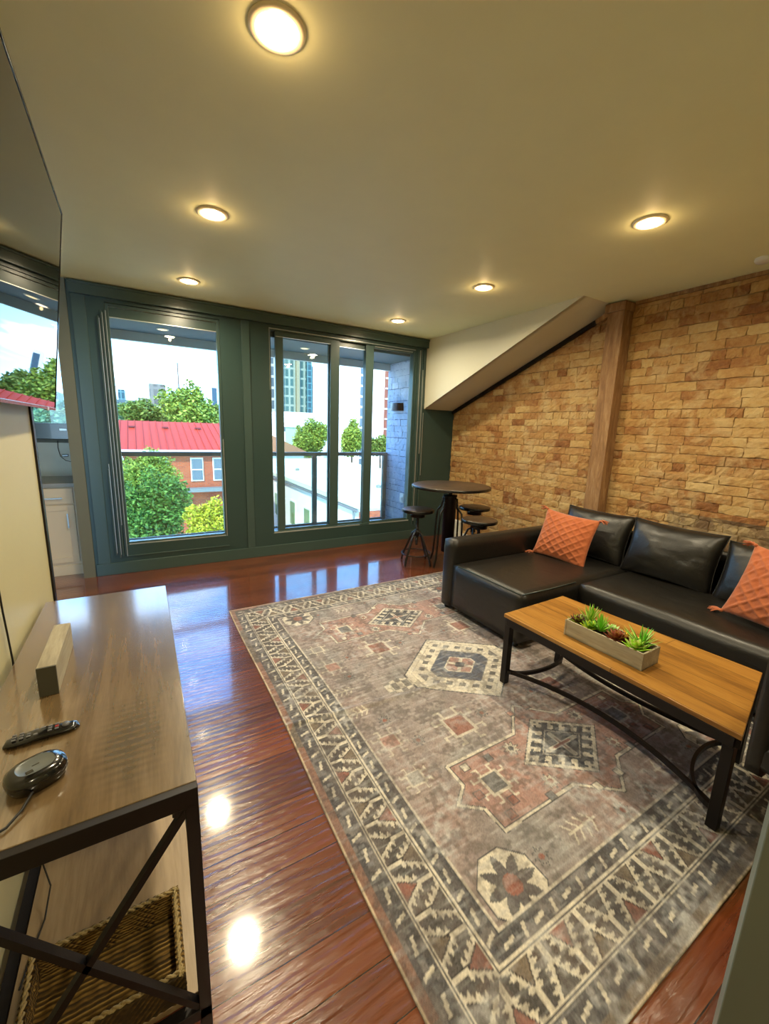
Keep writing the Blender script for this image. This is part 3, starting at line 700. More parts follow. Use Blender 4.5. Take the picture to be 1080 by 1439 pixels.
def put_pillow(name, label, cat, c, w, h, t, rz, tilt, roll, mat, group, ridge=None, tassel=False, seed=0, n=26, wr=.012, pinch=.1, power=.55):
    r_ = thing(name, label, cat, c, 0, group)
    # local frame: front normal -y -> faces -x in the room; tilt leans the top back
    R3 = Matrix.Rotation(rz, 3, 'Z') @ Matrix.Rotation(tilt, 3, 'X') @ Matrix.Rotation(roll, 3, 'Y')
    r_.rotation_euler = R3.to_euler()
    o = weld(pillow(w, h, t, n, ridge, wr, seed, pinch, power).build('cover', mat, r_), .0008)
    if not tassel:
        b = MB(); pts = []
        N = 40
        for i in range(N):
            a = i/N*4; k = int(a); f = -1+2*(a-k); u, v = [(f, -1), (1, f), (-f, 1), (-1, -f)][k]
            pts.append((u*w/2*(1-pinch*(1-v*v)*abs(u)), 0, v*h/2*(1-pinch*(1-u*u)*abs(v))))
        b.tube(pts+[pts[0]], .0035, 6, cap=False); b.build('seam', L, r_)
    else:
        for sx, sz in ((-1, -1), (1, -1), (-1, 1), (1, 1)):
            b = MB(); rnd = random.Random(seed*7+sx+3*sz); p0 = Vector((sx*w/2*.98, 0, sz*h/2*.98))
            for k in range(16):
                e = p0 + Vector((sx*rnd.uniform(.035, .075), rnd.uniform(-.022, .022), sz*rnd.uniform(.0, .035) - (.02 if sz > 0 else 0)))
                m_ = (p0+e)/2 + Vector((0, rnd.uniform(-.008, .008), .008))
                b.tube([p0, m_, e], [.006, .005, .003], 5)
            b.lathe([(.001, -.012), (.012, -.006), (.012, .006), (.001, .012)], p0, 8)
            b.build('tassel', MAT['orange'], r_)
    return r_
HP = -PI/2
cg = 'loose back cushions of the sofa'
put_pillow('back_cushion', 'black leather back cushion behind the left orange pillow', 'cushion', (3.49, 2.165, .635), .64, .45, .23, HP, -.30, 0, L, cg, seed=1, wr=.009, pinch=.06, power=.42)
put_pillow('back_cushion', 'plump creased black leather back cushion in the middle of the sofa, no pillow on it', 'cushion', (3.47, 1.52, .632), .65, .46, .24, HP+.03, -.30, .02, L, cg, seed=9, wr=.010, pinch=.07, power=.45)
put_pillow('back_cushion', 'black leather back cushion behind the right orange pillow', 'cushion', (3.47, .87, .615), .64, .43, .21, HP, -.32, 0, L, cg, seed=17, wr=.010, pinch=.06, power=.42)
put_pillow('back_cushion', 'black leather back cushion at the far right end, out beyond the right orange pillow', 'cushion', (3.47, .26, .61), .60, .43, .20, HP, -.32, 0, L, cg, seed=23, wr=.01, pinch=.06, power=.42)
pg = 'orange throw pillows'
put_pillow('throw_pillow', 'orange diamond-tufted throw pillow in the corner of the chaise', 'pillow', (3.155, 2.22, .63), .50, .43, .15, HP+.10, -.34, .05, MAT['orange'], pg, 3.0, True, 2, 56, .004, .07)
put_pillow('throw_pillow', 'orange throw pillow cut by the right edge of the photograph', 'pillow', (3.12, .745, .655), .50, .46, .15, HP-.15, -.38, .06, MAT['orange'], pg, 3.0, True, 5, 56, .010, .07)

# ================================================================== COFFEE TABLE
ct = thing('coffee_table', 'low coffee table with an orange-brown wood top and black metal frame on the rug', 'table', (2.08, 1.03, 0))
TZ = .46; TL = [(1.80, .455), (2.405, .592), (2.352, 1.615), (1.786, 1.593)]
def ctb(b, n, m, **k): return build_at(b, ct, n, m, **k)
b = MB(); b.add([(x, y, z) for z in (TZ-.022, TZ) for x, y in TL], [(0, 3, 2, 1), (4, 5, 6, 7), (0, 1, 5, 4), (1, 2, 6, 5), (2, 3, 7, 6), (3, 0, 4, 7)])
ctb(b, 'tabletop', MAT['table_wood'], bevel=.003)
b = MB(); ins = [(1.815, .475), (2.375, .605), (2.33, 1.59), (1.803, 1.572)]
for i in range(4):
    p, q = ins[i], ins[(i+1) % 4]; b.bar((*p, TZ-.045), (*q, TZ-.045), .03, .045)
ctb(b, 'apron', MAT['black_metal'], bevel=.002)
legs = [(1.84, .495), (2.345, .60), (2.315, 1.565), (1.822, 1.575)]
for x, y in legs: ctb(MB().box((x-.019, y-.019, RZ), (x+.019, y+.019, TZ-.03)), 'leg', MAT['black_metal'], bevel=.002)
def arc(p, q, off, n=18):
    p = Vector(p); q = Vector(q); m = (p+q)/2; nrm = Vector((-(q-p).y, (q-p).x, 0)).normalized()
    return [p.lerp(q, i/n) + nrm*off*(4*(i/n)*(1-i/n)) for i in range(n+1)]
sz = .088
for p, q, off in ((legs[0], legs[3], -.14), (legs[1], legs[2], .075), (legs[3], legs[2], -.10), (legs[0], legs[1], .12)):
    b = MB(); pts = arc((*p, sz), (*q, sz), off)
    if (p, q) in ((legs[3], legs[2]), (legs[0], legs[1])):       # the end stretchers are nearly half circles
        P0, P1 = Vector((*p, sz)), Vector((*q, sz)); c_ = (P0+P1)/2; R0 = (P1-P0).length/2; dx = (P1-P0).normalized(); nn = Vector((-dx.y, dx.x, 0))*(1 if off > 0 else -1)
        pts = [c_ - dx*R0*math.cos(PI*i/20) + nn*abs(off)*math.sin(PI*i/20) for i in range(21)]
    for i in range(len(pts)-1): b.bar(pts[i], pts[i+1]+(pts[i+1]-pts[i])*.03, .014, .022)
    ctb(b, 'stretcher', MAT['black_metal'])

# planter and its succulents
PX, PY, PZ = 1.965, 1.065, TZ; PRZ = .02
pl = thing('planter_box', 'long weathered grey wooden trough on the coffee table holding the succulents', 'planter', (PX, PY, PZ), PRZ)
b = MB(); w_, l_, h_, th = .145, .40, .085, .009
b.box((-w_/2, -l_/2, 0), (w_/2, l_/2, .008)); b.box((-w_/2, -l_/2, 0), (-w_/2+th, l_/2, h_)); b.box((w_/2-th, -l_/2, 0), (w_/2, l_/2, h_))
b.build('trough', MAT['planter_wood'], pl, bevel=.001)
for s in (-1, 1):
    MB().box((-w_/2-.002, s*(l_/2-th/2)-th/2, 0), (w_/2+.002, s*(l_/2-th/2)+th/2, h_)).build('end_board', MAT['planter_wood'], pl, bevel=.001)
MB().box((-w_/2+th, -l_/2+th, .008), (w_/2-th, l_/2-th, .068)).build('soil', simple('soil', (44, 34, 20), .95, bumpn=(80, 1, .01)), pl)
def leaf(b, base, d, L_, wd, up=.3, th=.3, mi=0):
    d = Vector(d).normalized(); s = d.cross(Vector((0, 0, 1))); s = s.normalized() if s.length > .01 else Vector((1, 0, 0)); n_ = s.cross(d)
    vs = []; N = 5
    for i in range(N+1):
        t_ = i/N; w2 = wd*math.sin(PI*min(1, .18+t_*.82))**.8*(1 if i < N else .02); c = base + d*L_*t_ + Vector((0, 0, up*L_*t_*t_))
        vs += [c - s*w2/2, c + n_*wd*th*.5*(1-t_), c + s*w2/2, c - n_*wd*th*.5*(1-t_)]
    fs = [(i*4+k, i*4+(k+1) % 4, (i+1)*4+(k+1) % 4, (i+1)*4+k) for i in range(N) for k in range(4)]
    b.add(vs, fs, mi, True)
def succ(label, x, y, kind, r, c1, c2, seed):
    r *= 1.18; c1 = tuple(min(255, v*1.25) for v in c1); rnd = random.Random(seed); t = thing('succulent', label, 'succulent', pl.matrix_basis @ Vector((x, y, .070)), PRZ)
    m = simple('succulent_'+str(seed), c1, .45, var=.25); m2 = simple('succulent_tip_'+str(seed), c2, .45, var=.2)
    b = MB()
    if kind == 'spiky':
        for k in range(34):
            el = rnd.uniform(.35, 1.45); az = k*2.4
            leaf(b, Vector((0, 0, 0)), (math.cos(az)*math.cos(el), math.sin(az)*math.cos(el), math.sin(el)), r*rnd.uniform(.8, 1.15), r*.13, .1, .4, k % 2)
    else:
        for ringi, (el, n_, s) in enumerate([(.15, 9, 1), (.45, 8, .85), (.8, 7, .65), (1.15, 5, .45)]):
            for k in range(n_):
                az = 2*PI*k/n_+ringi*.4; leaf(b, Vector((0, 0, .003*ringi)), (math.cos(az)*math.cos(el), math.sin(az)*math.cos(el), math.sin(el)), r*s, r*.42, .25, .35, ringi % 2)
    b.build('leaves', [m, m2], t)
    MB().lathe([(.006, -.001), (.004, .012)], (0, 0, 0), 8).build('stem', MAT['bark'], t)
G, YG, RD = (96, 150, 30), (170, 190, 50), (110, 50, 28)
succ('green succulent rosette with dark red tips at the far left end of the planter', -.02, .165, 'rosette', .045, (120, 130, 40), (90, 40, 30), 1)
succ('tall spiky bright green plant near the far end of the planter', .03, .125, 'spiky', .075, G, (190, 210, 90), 2)
succ('flat yellow-green rosette at the front rim beside the tall spiky plant', -.025, .09, 'rosette', .045, YG, G, 3)
succ('spiky grass-green plant in the middle of the planter', -.01, .045, 'spiky', .070, (100, 165, 40), (150, 200, 70), 4)
succ('pale green fringed rosette behind the middle of the planter', .04, .01, 'rosette', .042, (150, 190, 110), (190, 210, 150), 5)
succ('brown-red rosette at the front middle of the planter', -.02, -.045, 'rosette', .055, RD, (140, 90, 30), 6)
succ('yellow rosette with orange tips at the back of the planter', .035, -.075, 'rosette', .045, (200, 170, 50), (190, 110, 30), 7)
succ('tallest spiky green plant at the near right end of the planter', .03, -.135, 'spiky', .080, (100, 170, 50), (180, 210, 110), 8)
succ('lime rosette with pointed leaves at the near end of the planter', -.025, -.14, 'rosette', .055, (140, 185, 50), (190, 205, 100), 9)

# ================================================================== BAR TABLE AND STOOLS
bt = thing('bar_table', 'round dark crank-style bar table by the brick wall', 'table', (2.96, 3.57, 0))
MB().lathe([(.001, .925), (.42, .925), (.432, .918), (.432, .900), (.42, .893), (.001, .893)], n=48).build('tabletop', MAT['bar_wood'], bt)
MB().lathe([(.434, .921), (.439, .915), (.439, .899), (.434, .893)], n=48).build('rim', MAT['gun_metal'], bt)
b = MB(); b.lathe([(.02, .70), (.02, .893)], n=14)
for k in range(7): b.lathe([(.02, .82+k*.010), (.025, .825+k*.010), (.02, .83+k*.010)], n=14)
b.build('screw', MAT['gun_metal'], bt)
MB().lathe([(.001, .16), (.070, .16), (.070, .79), (.078, .795), (.078, .815), (.001, .815)], n=28).build('column', MAT['gun_metal_dark'], bt)
for k in range(4):
    a = k*PI/2+.262; c, s = math.cos(a), math.sin(a)
    b = MB(); b.tube([(c*.07, s*.07, .78), (c*.095, s*.095, .775), (c*.10, s*.10, .72), (c*.125, s*.125, .66), (c*.165, s*.165, .62), (c*.18, s*.18, .5), (c*.185, s*.185, .3), (c*.20, s*.20, .1), (c*.23, s*.23, .008)], .011, 8)
    b.build('leg', MAT['gun_metal'], bt)
def make_stool(label):
    t = thing('bar_stool', label, 'stool', (0, 0, 0), 0, 'round metal stools at the bar table')
    MB().lathe([(.001, .645), (.165, .645), (.178, .638), (.178, .615), (.165, .608), (.001, .608)], n=36).build('seat', MAT['bar_wood'], t)
    MB().lathe([(.178, .64), (.182, .634), (.182, .614), (.178, .608)], n=36).build('rim', MAT['gun_metal'], t)
    MB().lathe([(.001, .55), (.085, .55), (.085, .608), (.001, .608)], n=20).build('hub', MAT['gun_metal_dark'], t)
    b = MB().lathe([(.014, .22), (.014, .56)], n=12)
    for k in range(24): b.lathe([(.014, .24+k*.012), (.018, .246+k*.012), (.014, .252+k*.012)], n=12)
    b.build('screw', MAT['gun_metal'], t)
    MB().lathe([(.001, .33), (.03, .33), (.03, .40), (.001, .40)], n=14).build('collar', MAT['gun_metal_dark'], t)
    for k in range(4):
        a = k*PI/2+.35; c, s = math.cos(a), math.sin(a)
        MB().tube([(c*.02, s*.02, .38), (c*.06, s*.06, .36), (c*.10, s*.10, .27), (c*.15, s*.15, .16), (c*.19, s*.19, .07), (c*.205, s*.205, .006)], .012, 8).build('leg', MAT['gun_metal'], t)
    MB().tube([(.165*math.cos(2*PI*k/32), .165*math.sin(2*PI*k/32), .125) for k in range(33)], .007, 6, cap=False).build('foot_ring', MAT['gun_metal'], t)
    return t
s0 = make_stool('round dark metal bar stool nearest the sliding window, its four legs in full view'); s0.location = (2.655, 3.75, 0)
s1 = copy_tree(s0); s1['label'] = 'bar stool behind the table nearest the brick wall, the higher of the two seats'; s1.location = (3.385, 3.62, 0); s1.rotation_euler.z = .5
s2 = copy_tree(s0); s2['label'] = 'bar stool just behind the sofa arm, only its round seat showing'; s2.location = (2.93, 3.07, 0); s2.rotation_euler.z = 1.1
s2.location = (2.93, 3.05, 0)
t = thing('junction_box', 'small white box low on the brick wall behind the bar table', 'box', (3.85, 4.43, .14))
MB().box((-.05, -.09, -.13), (.02, .09, .13)).build('housing', MAT['white'], t, bevel=.008); MB().box((-.054, -.07, -.11), (-.05, .07, .11)).build('cover_plate', MAT['white'], t, bevel=.003)
struct(MB().box((XB-.03, 2.7, 0), (XB-.015, YW, .10)).build('baseboard_right', MAT['white']))

# ================================================================== CONSOLE TABLE
cn = thing('console_table', 'long wood-topped console table with black X-braced metal ends under the television', 'console table', (-.165, 1.43, 0), 0)
X0, X1, Y0, Y1, CZ = -.385, .052, .815, 2.065, .76
def cb(b, n, m, **k): return build_at(b, cn, n, m, **k)
def console_top():
    t = NT('console_top_wood'); co = t.coord(scale=(1, .10, 1))
    w_ = t.noise(co, 11, 6, .62, 1.6); f = t.noise(t.coord(scale=(7, .6, 1)), 16, 4, .6)
    c = t.ramp(t.math('ADD', t.math('MULTIPLY', w_, .75), t.math('MULTIPLY', f, .27)), [(.28, lin((72, 56, 36))), (.5, lin((106, 86, 58))), (.76, lin((134, 112, 82)))])
    sep = t.n('ShaderNodeSeparateXYZ', {0: t.coord().outputs[0]})
    wob = t.noise(t.coord(scale=(3, 3, 3)), 2, 3)
    # saw marks across the grain in one patch
    saw = t.n('ShaderNodeTexWave', {'Vector': t.coord(scale=(.3, 1, 1)), 'Scale': 14, 'Distortion': 2.0, 'Detail': 3}, bands_direction='Y')
    dx = t.math('ABSOLUTE', t.math('ADD', sep.outputs[0], .075)); dy = t.math('ABSOLUTE', t.math('SUBTRACT', sep.outputs[1], 1.03))
    mk = t.math('MULTIPLY', t.ramp(t.math('ADD', dx, t.math('MULTIPLY', wob, .07)), [(.055, (1, 1, 1)), (.125, (0, 0, 0))]), t.ramp(t.math('ADD', dy, t.math('MULTIPLY', wob, .1)), [(.10, (1, 1, 1)), (.24, (0, 0, 0))]))
    c = t.mix(t.math('MULTIPLY', mk, t.math('ADD', .25, t.math('MULTIPLY', saw.outputs[1], .5))), c, lin((58, 46, 32)))
    t.bsdf(base=c, rough=.24, normal=t.bump(w_, .05, .003), coat=1.0, coatr=.12, coati=1.85); return t.m
MAT['console_top'] = console_top()
o = cb(MB().box((X0, Y0+.018, CZ-.03), (X1, Y1, CZ)), 'tabletop', MAT['console_top'], bevel=.002)
bw = .026
b = MB()
for y in (Y0, Y1-bw): b.box((X0, y, CZ-.045), (X1, y+bw, CZ-.002 if y == Y0 else CZ-.031)); b.box((X0, y, .125), (X1, y+bw, .155))
for x in (X0, X1-bw): b.box((x, Y0+bw, CZ-.055), (x+bw, Y1-bw, CZ-.0305)); b.box((x, Y0+bw, .125), (x+bw, Y1-bw, .150))
cb(b, 'frame', MAT['black_metal'], bevel=.0015)
for x in (X0, X1-bw):
    for y in (Y0, Y1-bw): cb(MB().box((x, y, 0), (x+bw, y+bw, CZ-.04)), 'leg', MAT['black_metal'], bevel=.0015)
for y in (Y0+bw/2, Y1-bw/2):
    for xa, xb in ((X0+.02, X1-.02), (X1-.02, X0+.02)):
        cb(MB().bar((xa, y, .15), (xb, y, CZ-.05), .014, .018, up=(0, 1, 0)), 'cross_brace', MAT['black_metal'])
for (xx, yy) in ((X1-bw, Y0), (X0+bw, Y0)): cb(MB().bar((xx, yy+.012, CZ-.06), (xx+(-.02 if xx > 0 else .02), yy+.012, CZ-.05), .012, .02), 'gusset', MAT['black_metal'])
cb(MB().box((X0+.033, Y0+.03, .150), (X1-.012, Y1-.03, .168)), 'lower_shelf', MAT['console_wood'], bevel=.002)
# basket on the shelf
bx0, bx1, by0, by1, bz0, bz1 = -.315, .002, .845, 1.06, .169, .245
bk = thing('woven_basket', 'open rectangular woven jute basket on the lower shelf of the console', 'basket', ((bx0+bx1)/2, (by0+by1)/2, bz0), 0)
def kb(b, n, m, **k): return build_at(b, bk, n, m, **k)
b = MB(); tw = .016
def wob_wall(b, p, q, z0, z1, th):
    p = Vector(p); q = Vector(q); n_ = 40; d = (q-p).normalized(); s = Vector((-d.y, d.x, 0)); m_ = 9; vs = []
    for sd in (0, 1):
        for j in range(m_+1):
            for i in range(n_+1):
                c = p.lerp(q, i/n_); z = z0+(z1-z0)*j/m_; rp = .0022*math.cos(j*PI+i*PI*.9) + .0015*noise.noise(Vector((i*.9, j*1.3, sd*5)))
                vs.append((c.x+s.x*(th*sd+rp), c.y+s.y*(th*sd+rp), z))
    K = (n_+1)*(m_+1); fs = []
    for sd in (0, 1):
        for j in range(m_):
            for i in range(n_):
                k = sd*K+j*(n_+1)+i; fs.append((k, k+1, k+n_+2, k+n_+1))
    for i in range(n_): k = m_*(n_+1)+i; fs.append((k, k+1, K+k+1, K+k))
    b.add(vs, fs, 0, True)
wob_wall(b, (bx0, by0, 0), (bx1, by0, 0), bz0, bz1, tw); wob_wall(b, (bx1, by1, 0), (bx0, by1, 0), bz0, bz1, tw)
wob_wall(b, (bx1, by0, 0), (bx1, by1, 0), bz0, bz1, tw); wob_wall(b, (bx0, by1, 0), (bx0, by0, 0), bz0, bz1, tw)
kb(b, 'side_wall', MAT['jute'])
b = MB(); n_ = 44; m_ = 60; vs = []
for j in range(m_+1):
    for i in range(n_+1):
        x = bx0+tw/2+(bx1-bx0-tw)*i/n_; y = by0+tw/2+(by1-by0-tw)*j/m_; vs.append((x, y, bz0+.006+.003*math.sin(j*PI/1.5+.4*noise.noise(Vector((x*20, y*8, 0))))+.001*math.sin(i*1.4)))
b.add(vs, [(j*(n_+1)+i, j*(n_+1)+i+1, (j+1)*(n_+1)+i+1, (j+1)*(n_+1)+i) for j in range(m_) for i in range(n_)], 0, True); kb(b, 'bottom', MAT['jute'])
b = MB(); rnd = random.Random(2)
for (p, q) in (((bx0, by0), (bx1, by0)), ((bx1, by0), (bx1, by1)), ((bx1, by1), (bx0, by1)), ((bx0, by1), (bx0, by0))):
    p = Vector((*p, bz1)); q = Vector((*q, bz1)); L_ = (q-p).length; n_ = int(L_/.006)
    inw = Vector((-(q-p).y, (q-p).x, 0)).normalized()*tw/2
    for ph in (0, PI): b.tube([p.lerp(q, i/n_)+inw+Vector((inw.x, inw.y, 0)).normalized()*.003*math.cos(i*1.1+ph)+Vector((0, 0, .003*math.sin(i*1.1+ph)+rnd.uniform(-.0015, .0015))) for i in range(n_+1)], .0034, 5)
kb(b, 'rim', MAT['jute_rim'])

# things on the console
t = thing('wooden_block_sign', 'narrow grey-washed wooden block lying on the console by the wall', 'block', (-.264, 1.316, CZ+.0005), -.0)
MB().box((-.0215, .006, 0), (.0215, .285, .084)).build('block', MAT['block_wood'], t, bevel=.0015)
MB().box((-.0215, 0, 0), (.0215, .006, .084)).build('end_face', MAT['block_end'], t, bevel=.001)
t = thing('remote_control', 'black television remote control lying on the console', 'remote control', (-.25, 1.135, CZ+.0005), .06)
b = MB(); n = 22; vs = []
for i in range(n+1):
    u = -1+2*i/n; x = u*.072; w_ = .019*(1-abs(u)**6)**.5+.0005; hh = .016*(1-abs(u)**8)**.5*(1+.12*math.cos(u*5))+.001
    for k in range(14):
        a = 2*PI*k/14; vs.append((x, w_*math.cos(a), hh/2*(1+math.sin(a))))
b.add(vs, [(i*14+k, i*14+(k+1) % 14, (i+1)*14+(k+1) % 14, (i+1)*14+k) for i in range(n) for k in range(14)]+[tuple(range(14)), tuple(n*14+k for k in range(14))], 0, True)
body = b.build('casing', MAT['black_plastic'], t)
mb = [simple('key_grey', (90, 90, 92), .4), simple('key_red', (140, 30, 30), .4)]
for i in range(7):
    for j in (-1, 0, 1):
        if (i+j) % 5 == 3: continue
        MB().box((-.05+i*.013-.004, j*.009-.003, .0158), (-.05+i*.013+.004, j*.009+.003, .0185)).build('button', mb[1] if (i == 6 and j == 0) else mb[0], t, bevel=.001)
MB().lathe([(.001, .019), (.007, .019), (.008, .015)], (.045, 0, 0), 16).build('dial', mb[0], t)
t = thing('smart_speaker', 'glossy black rounded puck with a grey centre at the near end of the console', 'speaker', (-.235, .985, CZ+.0005), .45)
b = MB(); n = 40; prof = [(.001, 0), (.85, 0), (.97, .012), (1, .022), (.95, .032), (.80, .038), (.62, .040)]
vs = []
def rad(a): return (.052/((abs(math.cos(a))**2.6+abs(math.sin(a)*1.25)**2.6)**(1/2.6)))
for (r_, z) in prof:
    for k in range(n): a = 2*PI*k/n; vs.append((r_*rad(a)*math.cos(a), r_*rad(a)*math.sin(a), z))
b.add(vs, [(i*n+k, i*n+(k+1) % n, (i+1)*n+(k+1) % n, (i+1)*n+k) for i in range(len(prof)-1) for k in range(n)], 0, True); b.build('casing', MAT['black_plastic'], t)
b = MB(); vs = []
for (r_, z) in ((.62, .040), (.58, .0385), (.001, .0385)):
    for k in range(n): a = 2*PI*k/n; vs.append((r_*rad(a)*math.cos(a), r_*rad(a)*math.sin(a), z))
b.add(vs, [(i*n+k, i*n+(k+1) % n, (i+1)*n+(k+1) % n, (i+1)*n+k) for i in range(2) for k in range(n)], 0, True); b.build('top_plate', simple('plate_grey', (96, 100, 98), .25), t)
MB().box((-.006, -.001, .0386), (.006, .001, .0392)).build('mark', MAT['black_plastic'], t); MB().box((-.02, -.018, .0388), (-.008, -.010, .0394)).build('indicator', MAT['black_plastic'], t)
o = MB().tube([(-.235, .94, CZ+.012), (-.245, .905, CZ+.008), (-.262, .875, CZ+.006), (-.30, .855, CZ+.0055), (-.36, .85, CZ+.0055), (-.390, .86, CZ-.01), (-.392, .9, .45)], .0028, 6).build('speaker_cord', MAT['rubber'])
tag(o, 'black cord running from the puck across the near end of the console', 'cord')
o = MB().tube([(-.397, 1.545, 1.42), (-.394, 1.55, 1.10), (-.392, 1.552, 1.0), (-.392, 1.556, .93), (-.391, 1.562, .86), (-.390, 1.57, .755), (-.392, 1.57, .5)], .003, 6).build('power_cord', MAT['rubber'])
tag(o, 'thin black cord hanging down the cream wall below the television', 'cord')
o = MB().tube([(-.387, 1.36, .40), (-.36, 1.33, .36), (-.33, 1.30, .28), (-.31, 1.27, .2), (-.315, 1.2, .173), (-.33, 1.12, .171), (-.34, 1.05, .171)], .0022, 6).build('loose_cord', MAT['rubber'])
tag(o, 'thin dark cord curling down behind the console onto its lower shelf', 'cord')

# ================================================================== TELEVISION
tv = thing('television', 'large flat television on the left wall reflecting the window', 'television', (-.334, 2.493, 1.540))
Lt, Ht = 1.48, .86; ang = math.radians(7.07)
R3 = Matrix.Rotation(math.radians(.7), 3, 'Z') @ Matrix.Rotation(ang, 3, 'Y')
tv.rotation_euler = R3.to_euler()
# local: x = out of the screen, y = along the wall, z = up the screen
b = MB(); b.box((-.034, -Lt, 0), (-.006, 0, Ht)); b.build('casing', MAT['black_plastic'], tv, bevel=.004)
b = MB(); bz = .009
b.box((-.006, -Lt, 0), (0, 0, .012)); b.box((-.006, -Lt, Ht-bz), (0, 0, Ht)); b.box((-.006, -bz, .012), (0, 0, Ht-bz)); b.box((-.006, -Lt, .012), (0, -Lt+bz, Ht-bz))
b.build('bezel', simple('bezel', (34, 36, 30), .2, .5), tv, bevel=.0015)
t_ = NT('tv_screen'); t_.bsdf(base=lin((10, 12, 13)), rough=.015, spec=.75, coat=.3, coatr=.0)
MB().box((-.006, -Lt+bz, .012), (-.0025, -bz, Ht-bz)).build('screen', t_.m, tv)
MB().box((-.010, -.23, -.004), (.001, -.19, .010)).build('logo_plate', MAT['alu'], tv)
b = MB().box((-.104, -.9, .25), (-.034, -.55, .6)); b.build('wall_bracket', MAT['black_metal'], tv)

# ================================================================== CHAIR at the right edge
ch_ = thing('lounge_chair', 'black upholstered chair cut by the right edge of the photograph beside the coffee table', 'chair', (2.05, .10, 0))
def chb(b, n, m, **k): return weld(build_at(b, ch_, n, m, **k))
chb(softbox(MB(), (1.705, -.20, .425), (2.40, .412, .52), .012, puff=.004), 'seat', L)
chb(softbox(MB(), (1.705, .36, .40), (2.38, .418, 1.12), .012, puff=.003), 'backrest', L)
for x, y in ((1.86, .27), (2.30, .30), (1.86, -.12), (2.30, -.12)):
    chb(MB().tube([(x, y, RZ), (x, y, .43)], [.014, .018], 12), 'leg', MAT['black_metal'])

# ================================================================== KITCHEN CABINET
kc = thing('kitchen_cabinet', 'cream shaker kitchen base cabinet beyond the end of the left wall', 'cabinet', (-.90, 5.15, 0))
def kcb(b, n, m, **k): return build_at(b, kc, n, m, parent_=None, **k) if False else build_at(b, kc, n, m, **k)
FY = 4.88
kcb(MB().box((-1.50, FY, .10), (-.585, KY-.02, .872)), 'body', MAT['cabinet_white'], bevel=.002)
kcb(MB().box((-1.50, FY-.012, 0), (-.580, KY-.02, .10)), 'plinth', MAT['cabinet_white'], bevel=.002)
def shaker(x0, x1, z0, z1, name):
    b = MB().box((x0, FY-.012, z0), (x1, FY, z1)); w_ = .055
    b.box((x0, FY-.02, z0), (x0+w_, FY-.012, z1)); b.box((x1-w_, FY-.02, z0), (x1, FY-.012, z1)); b.box((x0+w_, FY-.02, z0), (x1-w_, FY-.012, z0+w_)); b.box((x0+w_, FY-.02, z1-w_), (x1-w_, FY-.012, z1))
    return kcb(b, name, MAT['cabinet_white'], bevel=.0015)
d = kcb(MB().box((-1.04, FY-.02, .715), (-.60, FY, .860)), 'drawer', MAT['cabinet_white'], bevel=.0015)
h = MB().bar((-.85, FY-.045, .77), (-.68, FY-.045, .77), .010, .010); h.bar((-.84, FY-.045, .77), (-.84, FY-.018, .77), .008); h.bar((-.69, FY-.045, .77), (-.69, FY-.018, .77), .008); h.build('handle', MAT['steel'], parent=d)
d = shaker(-1.04, -.60, .13, .700, 'door'); h = MB().bar((-.655, FY-.045, .48), (-.655, FY-.045, .62), .010); h.bar((-.655, FY-.045, .49), (-.655, FY-.018, .49), .008); h.bar((-.655, FY-.045, .61), (-.655, FY-.018, .61), .008); h.build('handle', MAT['steel'], parent=d)
d = shaker(-1.49, -1.05, .13, .860, 'door'); h = MB().bar((-1.10, FY-.045, .62), (-1.10, FY-.045, .76), .010); h.build('handle', MAT['steel'], parent=d)
o = MB().box((-1.52, FY-.035, .873), (-.565, KY-.013, .912)).build('countertop', MAT['counter'], bevel=.003)
tag(o, 'grey stone countertop on the cream kitchen cabinet', 'countertop')
t = thing('phone_charger', 'small black plug with a looping cord on the kitchen backsplash', 'charger', (-.70, KY-.013, 1.13))
MB().box((-.028, -.03, -.012), (.028, 0, .012)).build('plug', MAT['black_plastic'], t, bevel=.004)
MB().tube([(-.05, -.01, .15), (-.055, -.012, .08), (-.04, -.015, -.01), (.0, -.015, -.055), (.06, -.012, -.07), (.11, -.01, -.065)], .003, 6).build('cord', MAT['rubber'], t)

